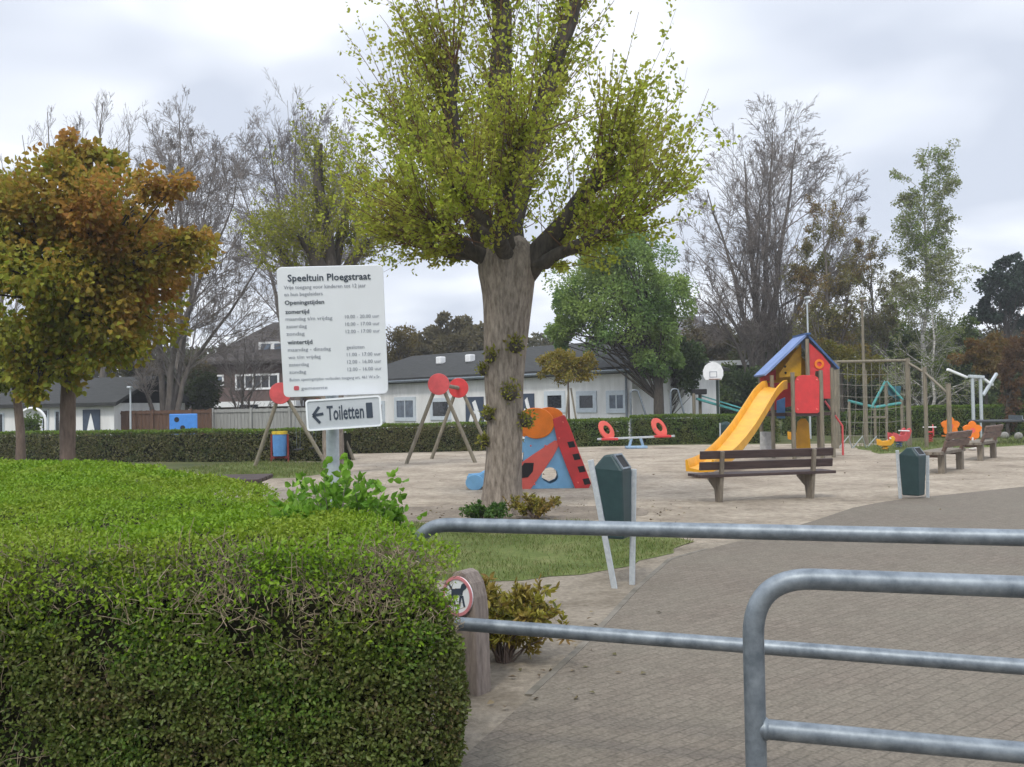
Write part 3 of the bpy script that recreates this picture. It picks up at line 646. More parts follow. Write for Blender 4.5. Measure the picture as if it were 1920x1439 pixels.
stem_shrub('leafy_shrub', 'bright green broad-leaved shrub growing at the foot of the sign pole', 'shrub', (g.x, g.y, 0), 1.27, .38, 120, 11, .046, .034, MAPLE_G, BARK_G, 31, sub=9)
BUSHY = leafmat('variegated_bush_leaves', [(0.15, 0.15, 0.02), (0.28, 0.27, 0.035), (0.42, 0.38, 0.07), (0.16, 0.11, 0.02), (0.07, 0.09, 0.015)], [(0.19, 0.11, 0.03), (0.32, 0.24, 0.05)], 4, .35)
g = gnd(945, 1245)
stem_shrub('yellow_bush', 'yellow and bronze leaved bush beside the bollard with the round sign', 'bush', (g.x, g.y, 0), .56, .38, 56, 9, .052, .020, BUSHY, BARK_B, 32, sub=6)
g = gnd(1005, 975)
stem_shrub('yellow_bush', 'small yellow leaved bush at the right foot of the big trunk', 'bush', (g.x, g.y, 0), .36, .42, 34, 8, .05, .022, BUSHY, BARK_B, 33)
g = gnd(905, 978)
stem_shrub('low_plant', 'low dark green plant at the left foot of the big trunk', 'plant', (g.x, g.y, 0), .26, .40, 34, 8, .05, .024, leafmat('dark_plant_leaves', [(0.04, 0.10, 0.02), (0.07, 0.15, 0.03), (0.12, 0.20, 0.04)]), BARK_B, 34)

# ------------------------------------------------------------------ bollard with round sign
def bollard():
    b = gnd(880, 1300); root = thing('bollard', 'short rounded grey wooden bollard carrying a round prohibition sign, half behind the hedge', 'bollard', b, math.radians(-34))
    prof = [(-.105, -.05), (.105, -.05), (.095, .45), (.088, .53), (.066, .605), (.03, .655), (-.01, .67), (-.05, .655), (-.078, .605), (-.09, .53), (-.098, .45)]
    MB().prism(prof, (0, 0, 0), (1, 0, 0), (0, 0, 1), .13).build('post', POSTW, root, bevel=.012)
    d = MB(); d.prism(circ(-.012, .535, .098, 32, .105), (0, -.071, 0), (1, 0, 0), (0, 0, 1), .010); dd = d.build('sign_disc', SIGNW, root)
    r = MB(); r.ring(circ(-.012, .535, .1, 32, .107), circ(-.012, .535, .084, 32, .09), (0, -.0775, 0), (1, 0, 0), (0, 0, 1), .006); r.build('red_border', mat('faded_red_border', (0.62, 0.24, 0.26), .5, var=.1), dd)
    # walking dog seen from the side
    k = MB(); y = -.0775
    def bl(P): k.prism([(a_ - .012, b_ + .03) for a_, b_ in P], (0, y, 0), (1, 0, 0), (0, 0, 1), .003)
    bl([(-.04, .505), (.034, .515), (.04, .545), (.015, .548), (-.038, .54)])
    bl([(.03, .53), (.06, .552), (.064, .568), (.045, .578), (.03, .57), (.022, .548)])
    for x0, x1 in ((-.037, -.05), (-.028, -.016), (.022, .012), (.032, .046)):
        bl([(x0 - .006, .51), (x0 + .007, .51), (x1 + .006, .452), (x1 - .005, .452)])
    bl([(-.04, .535), (-.034, .545), (-.058, .575), (-.064, .568)])
    k.build('pictogram', INK, dd)
bollard()

# ------------------------------------------------------------------ litter bins
def bin_(label, base, rz, h0, h1, w, d, tilt, post_lean, group='dark green litter bins', taper=.74):
    root = thing('litter_bin', label, 'bin', base, rz, group)
    # body: tapered, hood sloping back from an edge; local +x right, -y toward viewer
    t = tilt
    def P(x, y, z): return (x + t * (z - h0), y, z)
    bw = w * taper; mb = MB()
    lo = [(-bw / 2, -d * .38), (bw / 2, -d * .38), (bw / 2, d * .38), (-bw / 2, d * .38)]; hi = [(-w / 2, -d / 2), (w / 2, -d / 2), (w / 2, d / 2), (-w / 2, d / 2)]
    hs = h1 - .11
    V = [P(x, y, h0) for x, y in lo] + [P(x, y, hs - (.02 if x > 0 else 0)) for x, y in hi]
    V += [P(-w * .12, -d * .42, h1), P(w * .16, -d * .42, h1 + .005), P(w * .16, d * .42, h1 + .005), P(-w * .12, d * .42, h1)]
    Fc = [(3, 2, 1, 0)] + [(i, (i + 1) % 4, 4 + (i + 1) % 4, 4 + i) for i in range(4)] + [(4, 5, 9, 8), (5, 6, 10, 9), (6, 7, 11, 10), (7, 4, 8, 11), (8, 9, 10, 11)]
    mb._add(V, Fc); body = mb.build('body', BINGREEN, root, bevel=.018)
    # opening on the right slope of the hood
    a, b2, c, e = Vector(V[9]), Vector(V[5]), Vector(V[6]), Vector(V[10])
    cen = (a + b2 + c + e) / 4; ux = ((b2 + c) / 2 - (a + e) / 2); uy = ((e + c) / 2 - (a + b2) / 2); nn = ux.cross(uy).normalized()
    if nn.z < 0: nn = -nn
    MB().prism([(-.36, -.34), (.36, -.34), (.36, .34), (-.36, .34)], cen + nn * .004, ux, uy, .006).build('opening', BLACK, body)
    rg = MB(); rg.ring([(-.46, -.42), (.46, -.42), (.46, .42), (-.46, .42)], [(-.36, -.34), (.36, -.34), (.36, .34), (-.36, .34)], cen + nn * .006, ux, uy, .016); rg.build('opening_rim', GALV, body)
    for sx in (-1, 1):
        for sy in ((-1,) if sx < 0 else (1,)):
            topz = h1 - .04 if sx < 0 else hs - .02
            x1 = sx * (w / 2 + .014) + t * (topz - h0); x0 = x1 + (post_lean if sx < 0 else post_lean * -.15) * topz
            MB().bar((x0, sy * d * .40, -.04), (x1, sy * d * .52, topz), .05, .02, up=(0, 1, 0)).build('post', GALV_L, root, bevel=.004)
    return root
bn = bin_('dark green litter bin on two slanted steel legs beside the paving edge, nearest the rails', gnd(1159, 1102), math.radians(-26), .42, 1.125, .255, .26, -.05, .175)
bin_('dark green litter bin standing on the paving right of the dark slatted bench', gnd(1713, 936), math.radians(-46), .06, .80, .31, .30, .0, .02, taper=.86)
bin_('small dark blue green litter bin on a pole in front of the far hedge', gnd(1360, 832), math.radians(0), .22, .82, .42, .36, .0, .0)

# ------------------------------------------------------------------ benches
def bench_dark(label, p, q, group=None):
    """slatted bench seen from behind; p, q ground points of the two legs"""
    mid = (p + q) / 2; rz = math.atan2(q.y - p.y, q.x - p.x); L = (q - p).length
    root = thing('park_bench', label, 'bench', mid, rz, group)
    for sx in (-L / 2, L / 2):
        mb = MB(); mb.bar((sx, 0, -.06), (sx, -.13, .80), .075, .055, up=(1, 0, 0)); mb.build('back_post', WOOD, root, bevel=.006)
        mb = MB(); mb.prism([(-.07, .40), (.40, .40), (.40, .34), (.14, .2), (.09, -.05), (.0, -.05), (-.02, .2)], (sx + .002, 0, 0), (0, 1, 0), (0, 0, 1), .07); mb.build('leg', WOOD, root, bevel=.006)
    full = L + .70
    for i, (y, z, h) in enumerate(((-.085, .745, .125), (-.055, .575, .125))):
        MB().bar((-full / 2, y, z), (full / 2, y, z), .038, h, up=(0, -.15, 1)).build('back_slat', WOOD_D, root, bevel=.006)
    for i in range(4):
        MB().box((0, -.07 + i * .125, .425), (full + .05, .11, .045)).build('seat_slat', WOOD_D, root, bevel=.006)
    return root
bench_dark('dark slatted bench seen from behind in the sand in front of the slide', gnd(1350, 943), gnd(1521, 936), 'wooden benches')
def bench_wood(label, base, rz):
    """facing local +y... seen obliquely from behind"""
    root = thing('wooden_bench', label, 'bench', base, rz, 'wooden benches')
    for sx in (-.70, .70):
        MB().bar((sx, -.02, -.05), (sx, -.02, .40), .16, .13, up=(0, 1, 0)).build('leg', WOOD, root, bevel=.01)
        MB().bar((sx, -.02, .38), (sx, -.22, .86), .11, .07, up=(0, 1, 0)).build('back_post', WOOD_B, root, bevel=.01)
    for y, z in ((-.145, .62), (-.195, .785)):
        MB().bar((-.95, y, z), (.95, y, z), .05, .15, up=(0, -.3, 1)).build('back_plank', WOOD_B, root, bevel=.01)
    for y in (.0, .17, .34):
        MB().box((0, y, .43), (1.95, .155, .07)).build('seat_plank', WOOD, root, bevel=.01)
    for sx in (-.70, .70):
        MB().box((sx, .17, .365), (.10, .5, .06)).build('bearer', WOOD_B, root)
p, q = gnd(1760, 890), gnd(1803, 880)
bench_wood('brown wooden bench with plank back facing right, nearer of the pair right of the bin', (p + q) / 2, math.atan2(q.y - p.y, q.x - p.x) + .0)
p, q = gnd(1832, 866), gnd(1866, 858)
bench_wood('wooden bench facing right, farther of the pair right of the bin', (p + q) / 2, math.atan2(q.y - p.y, q.x - p.x))

# dark table behind the near hedge
tb = gnd(440, 952); tb = at(432, 897, 10.9)
root = thing('picnic_table', 'low dark topped table just beyond the clipped hedge', 'table', (tb.x, tb.y, 0), math.radians(4))
for i in range(4): MB().box((0, -.33 + i * .22, .80), (.78 + .002 * i, .205, .05)).build('table_plank', WOOD_D, root, bevel=.012)
for sx in (-.27, .27):
    MB().bar((sx, -.3, -.05), (sx, .1, .78), .09, .05, up=(1, 0, 0)).build('leg', WOOD_D, root); MB().bar((sx + .055, .3, -.05), (sx + .055, -.1, .78), .09, .05, up=(1, 0, 0)).build('leg', WOOD_D, root)

# ------------------------------------------------------------------ small slide with orange disc
def toy_slide():
    Y = 18.4; base = gnd(1035, 918); S = ppm(Y)
    root = thing('toddler_slide', 'small red and sky blue toddler slide with orange disc on top, behind the trunk', 'slide', base, local=False)
    def q(x, y, dy=0.0): return at(x, y, Y + dy)
    def pan(pts, dy, th, name, m, parent=root, bev=.008):
        P = [q(x, y, 0) for x, y in pts]; mb = MB(); k = len(P)
        A = [p + Vector((0, dy - th / 2, 0)) for p in P]; B = [p + Vector((0, dy + th / 2, 0)) for p in P]
        mb._add(A + B, [tuple(range(k)), tuple(range(2 * k - 1, k - 1, -1))] + [((i + 1) % k, i, k + i, k + (i + 1) % k) for i in range(k)])
        return mb.build(name, m, parent, bevel=bev)
    def cpx(cx, cy, rx, ry, n=28, a0=0): return [(cx + rx * math.cos(a0 + 6.28318 * i / n), cy + ry * math.sin(a0 + 6.28318 * i / n)) for i in range(n)]
    for k, dy in enumerate((0.0, .60)):
        o = q(1029, 890); ux = Vector((1 / S, 0, 0)); uz = Vector((0, 0, 1 / S))
        tri = [(-8, 100), (14, 100), (26, 60), (38, 22), (50, -8), (58, -28), (30, -28), (0, -28), (-45, -28), (-55, -10), (-50, 20), (-36, 60)]
        inn = []
        for i in range(12):
            v = Vector(tri[i]); inn.append(tuple(v.normalized() * 15.5 + Vector((2, -2))))
        mb = MB(); mb.ring(tri, inn, o + Vector((0, dy, 0)), ux, uz, .025); mb.build('side_panel', BLUE_S, root)
        pan([(985, 820), (1046, 820), (1043, 850), (1005, 862), (980, 872)], dy - .004 if k == 0 else dy + .004, .03, 'upper_panel', BLUE_S)
        pan([(1052, 828), (1040, 826), (1000, 852), (968, 874), (958, 920), (993, 920), (1012, 893), (1036, 858)], dy + (-.03 if k == 0 else .03), .025, 'brace', RED_S)
        pan([(983, 868), (1001, 868), (999, 884), (990, 895), (976, 897), (974, 880)], dy + (-.047 if k == 0 else .047), .008, 'hand_hole', BLACK)
        pan(cpx(1003, 796, 36, 31) if k else cpx(1006, 794, 33, 29), dy + (-.045 if k == 0 else .02), .03, 'orange_disc', ORANGE, bev=.012)
    pan(cpx(1030, 780, 26, 16), .30, .5, 'tunnel_roof', ORANGE, bev=.01)
    # slide chute to the left
    pa = [q(1010, 835), q(985, 842), q(955, 866), q(925, 892), q(900, 906), q(876, 908)]
    mb = MB()
    for p0, p1 in zip(pa[:-1], pa[1:]): mb.bar(p0 + Vector((0, .3, 0)), p1 + Vector((0, .3, 0)), .50, .05)
    mb.build('chute', BLUE_S, root, bevel=.01)
    for dy in (.02, .58):
        mb = MB()
        for p0, p1 in zip(pa[:-1], pa[1:]): mb.bar(p0 + Vector((0, dy, .07)), p1 + Vector((0, dy, .07)), .05, .16)
        mb.build('chute_side', BLUE_S, root, bevel=.01)
    pan(cpx(890, 905, 17, 15), -.02, .05, 'chute_end', BLUE_S, bev=.012)
    # ladder on the right: two leaning sides and treads
    for dy in (-.05, .62):
        pan([(1036, 786), (1058, 778), (1068, 800), (1085, 846), (1108, 906), (1103, 916), (1078, 916), (1062, 876), (1045, 830)], dy, .04, 'ladder_side', RED)
    for i in range(5):
        f = i / 4; p = q(1066 + 34 * f, 826 + 70 * f); MB().box((p.x - .02, p.y + .29, p.z - .04), (.13, .62, .035)).build('tread', RED, root)
    mb = MB(); A, B = q(1050, 800), q(1088, 912); mb.bar(A + Vector((0, .29, 0)), B + Vector((0, .29, 0)), .62, .02); mb.build('ladder_back', BLACK, root)
    # grab holes seen on the near ladder side
    for i in range(4):
        x, y = 1070 + 9.5 * i, 834 + 23 * i
        pan([(x - 7, y - 5), (x + 5, y - 7), (x + 9, y + 4), (x - 3, y + 6)], -.0725, .006, 'grab_hole', BLACK, bev=0)
    for x, y in ((1055, 792), (1048, 822), (1083, 905), (995, 836), (1022, 836), (1002, 908)):
        p = q(x, y); MB().ball((p.x, p.y - .075, p.z), (.018, .012, .018), 8, 6).build('bolt', RED_S, root)
toy_slide()

# ------------------------------------------------------------------ swings
def swing(label, near, far, topn, topf, seats, Yn, Yf):
    base = gnd(*near[0]); root = thing('swing_frame', label, 'swing', base, local=False, group='wooden swing frames with red discs')
    for (l, r), tp, Y, m in ((near, topn, Yn, RED_P), (far, topf, Yf, RED)):
        T = at(tp[0], tp[1], Y); T2 = T + Vector((0, 0, -.12))
        for g0 in (gnd(*l), gnd(*r)):
            g0 = Vector((g0.x, Y + (g0.y - Y) * .15, -.08))
            MB().tube([g0, T2 + (T2 - g0) * .04 + Vector(((g0.x - T2.x) * .12, 0, 0))], .055, 10).build('leg', WOOD_POLE, root, smooth=True)
        MB().prism(circ(0, 0, .30, 28), T - Vector((0, .10, 0)), (1, 0, 0), (0, 0, 1), .05).build('disc', m, root, bevel=.012)
    Tn, Tf = at(*topn, Yn), at(*topf, Yf)
    MB().tube([Tn + (Tn - Tf).normalized() * .0, Tf], .06, 10).build('beam', WOOD_POLE, root, smooth=True)
    for f in seats:
        c = Tn + (Tf - Tn) * f; z = .42; ax = (Tf - Tn).normalized()
        st = MB().box((c.x, c.y, z), (.24, .42, .035)).build('seat', BLACK, root, bevel=.01)
        mb = MB()
        for s in (-.19, .19): mb.tube([(c.x, c.y + s, z), (c.x + ax.x * s, c.y + s, c.z)], .006, 5)
        mb.build('chains', GALV, root)
    return root
swing('wooden A-frame swing with red discs left of the big trunk', ((757, 872), (893, 869)), ((806, 862), (925, 862)), (823, 721), (860, 728), (), 27.4, 29.8)
swing('wooden A-frame swing with a red disc half behind the notice board', ((470, 877), (597, 880)), ((560, 866), (664, 864)), (527, 738), (612, 746), (.35, .7), 27.4, 29.8)

# ------------------------------------------------------------------ blue barrel bin near the left swing
b0 = gnd(525, 868); root = thing('barrel_bin', 'blue barrel bin with a yellow rim in a red frame by the left swing', 'bin', (b0.x, b0.y, 0), 0)
MB().tube([(0, 0, .2), (0, 0, .62), (0, 0, .84)], [.19, .21, .21], 20).build('barrel', BLUE, root, smooth=True)
mb = MB(); mb.tube([(0, 0, .84), (0, 0, .93)], [.225, .235], 20, cap=False); mb.tube([(0, 0, .93), (0, 0, .85)], [.235, .18], 20, cap=False); mb.build('rim', mat('yellow_rim', (.72, .52, .05), .5), root)
MB().prism(circ(0, 0, .18, 18), (0, 0, .88), (1, 0, 0), (0, 1, 0), .01).build('opening', BLACK, root)
for sx in (-.25, .25): MB().bar((sx, 0, -.03), (sx * .95, 0, .84), .05, .05).build('frame_post', mat('dark_red_frame', (.22, .03, .03), .6), root)
MB().bar((-.235, 0, .16), (.235, 0, .16), .12, .06).build('frame_bar', bpy.data.materials['dark_red_frame'], root)

# blue playboard above the hedge
b0 = at(344, 797, 33.2)
root = thing('play_board', 'bright blue board with dark holes behind the left hedge', 'play panel', (b0.x, b0.y, 0), 0)
zc = b0.z
MB().box((0, 0, zc), (.94, .04, .74)).build('panel', mat('bright_blue_board', (.07, .27, .72), .45, var=.06), root, bevel=.02)
for x, z in ((-.22, .18), (-.02, -.10), (.27, -.20)): MB().prism(circ(x, zc + z, .085, 16), (0, -.024, 0), (1, 0, 0), (0, 0, 1), .01).build('hole', BLACK, root)
for sx in (-.4, .4): MB().bar((sx, .05, -.05), (sx, .05, zc + .3), .06, .05).build('post', WOOD_POLE, root)

# ------------------------------------------------------------------ slide tower
def tower():
    Y = 26.9; base = gnd(1500, 860); S = ppm(Y)
    root = thing('slide_tower', 'playhouse tower with blue roof, red and yellow walls and a long yellow slide', 'play tower', base, local=False)
    def q(x, y, dy=0.0):     # point seen at the pixel when it stands at distance Y, then pushed back by dy
        p = at(x, y, Y); return p + Vector((0, dy, 0))
    def pan(pts, dy, th, name, m, bev=.01):
        P = [q(x, y) for x, y in pts]; mb = MB(); k = len(P)
        A = [p + Vector((0, dy - th / 2, 0)) for p in P]; B = [p + Vector((0, dy + th / 2, 0)) for p in P]
        mb._add(A + B, [tuple(range(k)), tuple(range(2 * k - 1, k - 1, -1))] + [((i + 1) % k, i, k + i, k + (i + 1) % k) for i in range(k)])
        return mb.build(name, m, root, bevel=bev)
    def post(x, ytop, dy, r=.055, yb=None):
        t = q(x, ytop, dy); MB().tube([(t.x, t.y, -.1 if yb is None else q(x, yb).z), (t.x, t.y, t.z)], r, 12).build('post', WOOD_POLE, root, smooth=True)
    # posts: front balcony, house corners, tall centre post
    post(1475, 700, -.55); post(1527, 696, -.55); post(1559, 690, 0); post(1447, 704, 0); post(1512, 636, -.05, .055, 775)
    post(1447, 704, 1.25); post(1559, 690, 1.25); post(1492, 775, .3, .05)
    # platform
    a, b = q(1440, 778), q(1566, 778)
    MB().box(((a.x + b.x) / 2, Y + .62, a.z), (b.x - a.x, 1.3, .09)).build('platform', WOOD_D, root)
    a, b = q(1474, 778), q(1528, 778); MB().box(((a.x + b.x) / 2, Y - .29, a.z), (b.x - a.x, .52, .085)).build('balcony_floor', WOOD_D, root)
    # front balcony panel
    pan([(1479, 772), (1479, 716), (1483, 708), (1492, 705), (1512, 705), (1521, 709), (1524, 716), (1524, 772), (1520, 775), (1483, 775)], -.57, .03, 'balcony_panel', RED, .006)
    for x, y in ((1484, 714), (1519, 714), (1484, 768), (1519, 768)):
        p = q(x, y); MB().ball((p.x, Y - .59, p.z), (.03, .015, .03), 8, 6).build('bolt', RED_S, root)
    # gables: front left half is open to the ochre back gable, front right half red with a window
    pan([(1463, 705), (1510, 641), (1557, 705), (1557, 716), (1463, 716)], 1.22, .03, 'back_gable', OCHRE)
    pan([(1466, 700), (1508, 642), (1508, 705), (1466, 708)], .28, .03, 'yellow_gable', OCHRE)
    for x, y in ((1477, 687), (1478, 699)): p = q(x, y); MB().ball((p.x, Y + .262, p.z), (.035, .01, .035), 8, 6).build('bolt', BLACK, root)
    o = q(1538, 705); ux = Vector((1 / S, 0, 0)); uz = Vector((0, 0, 1 / S))
    outer = [(-22, -43), (18, -43), (19, -10), (19, 20), (4, 40), (-22, 65), (-23, 30), (-23, 0)]
    inner = [(-9, -17), (4, -17), (5, -10), (5, 4), (3, 9), (-9, 9), (-10, 4), (-10, -6)]
    mb = MB(); mb.ring(outer, inner, o, ux, uz, .03); mb.build('red_wall', RED, root)
    mb = MB(); mb.ring(circ(-2, 22, 9, 20), circ(-2, 22, 4.5, 20), o + Vector((0, -.03, 0)), ux, uz, .02); mb.build('orange_ring', ORANGE, root)
    mb = MB(); mb.prism(circ(-1, -31, 5, 14), o + Vector((0, -.022, 0)), ux, uz, .012); mb.build('knob', RED_S, root)
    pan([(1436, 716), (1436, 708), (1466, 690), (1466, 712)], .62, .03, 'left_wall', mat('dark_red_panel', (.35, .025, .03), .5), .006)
    # back wall behind the house, shading the inside
    pan([(1452, 775), (1452, 716), (1557, 716), (1557, 750)], 1.24, .03, 'back_wall', RED)
    # roof: two thick panels over the ridge, overhanging front and back
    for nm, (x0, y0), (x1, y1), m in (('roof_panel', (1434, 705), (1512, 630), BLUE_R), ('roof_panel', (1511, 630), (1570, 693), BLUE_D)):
        A, B = q(x0, y0), q(x1, y1); d = (B - A).normalized(); nn = Vector((-d.z, 0, d.x))
        if nn.z < 0: nn = -nn
        sh = Vector((.06, 0, .0))
        V = []
        for t in (0, .055):
            V += [A + nn * t + Vector((0, -.09, 0)), B + nn * t + Vector((0, -.09, 0)), B + nn * t + Vector((0, 1.35, 0)) + sh, A + nn * t + Vector((0, 1.35, 0)) + sh]
        mb = MB(); mb._add(V, [(3, 2, 1, 0), (4, 5, 6, 7), (0, 1, 5, 4), (1, 2, 6, 5), (2, 3, 7, 6), (3, 0, 4, 7)]); mb.build(nm, m, root)
    mb = MB(); A = q(1512, 629); mb.bar(A + Vector((0, -.2, .03)), A + Vector((.06, 1.35, .04)), .12, .05); mb.build('ridge_cap', BLUE_D, root)
    # blue and yellow panels below
    pan([(1458, 785), (1458, 752), (1474, 745), (1474, 785)], .1, .03, 'blue_panel', BLUE)
    pan([(1508, 850), (1513, 792), (1520, 786), (1529, 786), (1535, 795), (1539, 850)], .9, .05, 'yellow_panel', YELLOW)
    pan([(1446, 850), (1446, 812), (1470, 812), (1470, 850)], 1.2, .03, 'lower_panel', mat('pale_grey_panel', (.45, .46, .47), .5))
    # slide: S-curved chute with raised sides
    S0 = q(1456, 728); E0 = gnd(1312, 884, .16); n = 16; cl = []
    dirv = Vector((E0.x - S0.x, E0.y - S0.y, 0)); L = dirv.length; dh = dirv / L; sd = Vector((-dh.y, dh.x, 0))
    for i in range(n + 1):
        t = i / n; s = t
        prof = [(0, 1.0), (.08, .98), (.2, .85), (.35, .62), (.5, .40), (.65, .22), (.78, .10), (.9, .03), (1.0, .015)]
        for (t0, v0), (t1, v1) in zip(prof[:-1], prof[1:]):
            if t0 <= s <= t1: v = v0 + (v1 - v0) * (s - t0) / (t1 - t0); break
        cl.append(Vector((S0.x + dirv.x * s, S0.y + dirv.y * s, E0.z + (S0.z - E0.z) * v)))
    W = .27
    sec = [(-W - .03, .20), (-W, .215), (-W + .02, .19), (-W + .05, .04), (0, 0), (W - .05, .04), (W - .02, .19), (W, .215), (W + .03, .20), (W + .02, -.03), (0, -.05), (-W - .02, -.03)]
    V, Fc = [], []; k = len(sec)
    for c in cl:
        for a_, h_ in sec: V.append(c + sd * a_ + Vector((0, 0, h_)))
    for i in range(n):
        for j in range(k): Fc.append((i * k + j, i * k + (j + 1) % k, (i + 1) * k + (j + 1) % k, (i + 1) * k + j))
    Fc += [tuple(range(k - 1, -1, -1)), tuple(n * k + j for j in range(k))]
    mb = MB(); mb._add(V, Fc); mb.build('slide_chute', YELLOW, root, smooth=True)
    mb = MB(); c = cl[-2]; mb.tube([(c.x, c.y, -.05), (c.x, c.y, c.z)], .04, 8); mb.build('slide_foot', GALV, root)
    # hand rail / ladder on the right rear
    a, b = q(1566, 752, .9), q(1600, 800, .9)
    MB().tube([a, b, (b.x, b.y, 0)], .03, 8).build('hand_rail', RED_P, root, smooth=True)
tower()

# yellow spring rider under the tower and others
def rider(label, base, kind, m1, m2, s=1.0, rz=0.0):
    root = thing('spring_rider', label, 'spring rider', base, rz, 'spring riders')
    pts = [(0.09 * math.cos(t), 0.09 * math.sin(t), .03 + t * .0115) for t in np.linspace(0, 6.283 * 4, 60)]
    MB().tube(pts, .018, 6).build('spring', m2, root, smooth=True)
    if kind == 'flower':
        z = .66 * s; mb = MB()
        for k in range(5):
            a = 6.283 * k / 5 + .3; c = (.17 * s * math.cos(a), z + .17 * s * math.sin(a))
            mb.prism([(c[0] + .13 * s * math.cos(a + t) * (1.0 if abs(t) > .5 else 1.2), c[1] + .13 * s * math.sin(a + t)) for t in np.linspace(0, 5.8, 9)], (0, -.002 * k, 0), (1, 0, 0), (0, 0, 1), .05)
        body = mb.build('petals', m1, root, bevel=.01)
        MB().prism(circ(0, z, .08 * s, 16), (0, -.032, 0), (1, 0, 0), (0, 0, 1), .02).build('centre', RED_S, body)
        MB().bar((0, 0, .28), (0, 0, z - .05), .05, .04).build('stem', m2, root)
        MB().box((0, .2, .34), (.26, .36, .05)).build('seat', m1, root, bevel=.01)
    else:
        P = [(-.42, .34), (-.30, .30), (.26, .30), (.40, .42), (.52, .70), (.44, .82), (.30, .78), (.20, .56), (-.12, .52), (-.24, .62), (-.44, .66)]
        for y in (-.11, .11): MB().prism([(a * s, b * s) for a, b in P], (0, y, 0), (1, 0, 0), (0, 0, 1), .03).build('side_panel', m1, root, bevel=.008)
        MB().box((-.02, 0, .50 * s), (.32 * s, .19, .05)).build('seat', m2, root, bevel=.01)
        MB().tube([(.27 * s, -.22, .70 * s), (.27 * s, .22, .70 * s)], .02, 8).build('handle', WHITE_P, root)
WHITEPL = mat('white_plastic', (.78, .76, .72), .5, var=.05)
rider('orange flower spring rider behind the nearer wooden bench, left of the two', gnd(1783, 838), 'flower', ORANGE, WHITEPL, 1.0)
rider('orange flower spring rider with a red heart, right of the two', gnd(1824, 846), 'flower', ORANGE, WHITEPL, .92)
rider('small red and white animal spring rider with blue seat, right of the rope net', gnd(1686, 842), 'animal', RED_P, BLUE_D, .8, .4)
rider('small yellow animal spring rider beside the rope net', gnd(1660, 846), 'animal', YELLOW, YELLOW, .55, -.3)
rider('dull red spring rider before the right hedge, behind the tall posts', gnd(1744, 832), 'animal', RED_P, RED, .8, 1.2)
rider('yellow spring rider seen under the slide tower', gnd(1496, 838), 'animal', YELLOW, WHITEPL, .8, .5)

# ------------------------------------------------------------------ seesaw
b0 = gnd(1193, 842); root = thing('seesaw', 'seesaw with two red shell seats and pale blue base before the far hedge', 'seesaw', (b0.x, b0.y, 0), math.radians(3))
MB().bar((-1.35, 0, .36), (1.35, 0, .42), .10, .07).build('beam', GALV_L, root, bevel=.01)
for sx in (-1, 1):
    z = .36 + .03 * (sx + 1); x = sx * .92
    s_ = MB(); ux = Vector((.22, -.92, .0)).normalized() if False else Vector((.55, -.35, 0)).normalized()
    t = Vector((0, 0, 1)) + Vector((-.35, 0, 0)); t.normalize()
    s_.ring(circ(0, .33, .27, 24, .36), circ(.02, .36, .12, 24, .16), (x, 0, z - .02), Vector((1, .35, 0)).normalized(), t, .07); s_.build('seat_back', RED_S, root, bevel=.012)
    MB().box((x - .02, -.1, z + .0), (.56, .38, .08)).build('seat', RED, root, bevel=.02)
    MB().tube([(x - sx * .28, -.18, z + .26), (x - sx * .28, .18, z + .26)], .018, 8).build('handle', GALV, root)
for sx in (-.16, .16): MB().tube([(sx * 1.7, 0, -.02), (sx, 0, .36)], .05, 8).build('spring', mat('pale_blue_paint', (.28, .42, .58), .5), root)
MB().box((0, 0, .06), (.75, .3, .09)).build('base', bpy.data.materials['pale_blue_paint'], root, bevel=.02)

# ------------------------------------------------------------------ rope climbing frame
def climbing():
    Y = 31.8; base = gnd(1702, 835); root = thing('rope_climbing_frame', 'wooden post and beam climbing frame with a hanging rope net right of the tower', 'climbing frame', base, local=False)
    def q(x, y, dy=0): return at(x, y, Y) + Vector((0, dy, 0))
    def post(x, yt, dy, r=.075):
        p = q(x, yt, dy); MB().tube([(p.x, p.y, -.1), (p.x, p.y, p.z)], r, 12).build('post', WOOD_POLE, root, smooth=True)
    post(1566, 676, 0, .06); post(1701, 672, 0, .08); post(1719, 690, -.6, .062); post(1737, 722, -1.6, .072); post(1612, 676, 2.2, .05); post(1668, 690, 2.2, .05)
    MB().tube([q(1562, 679), q(1704, 676)], .045, 10).build('beam', WOOD_POLE, root, smooth=True)
    MB().tube([q(1701, 680), q(1719, 700, -.6), q(1737, 740, -1.6)], .04, 8).build('side_beam', WOOD_POLE, root, smooth=True)
    mb = MB(); rp = .008
    for i in range(9):
        x = 1574 + i * 15; mb.tube([q(x, 680), q(x + 3, 760, .1), q(x + (i - 4) * 1.2, 838, .1)], rp, 5)
    for y in (700, 720, 742, 765, 790, 815): mb.tube([q(1566, y), q(1605, y + 3, .06), q(1660, y + 3, .06), q(1701, y - 2)], rp, 5)
    mb.build('rope_net', mat('pale_rope', (.26, .25, .21), .9), root)
    mb = MB()
    for i in range(5):
        x0 = 1572 + i * 26; mb.tube([q(x0, 842), q(x0 + 13, 818, -.3), q(x0 + 26, 842)], .022, 6)
    mb.build('low_hoops', GALV_L, root, smooth=True)
climbing()
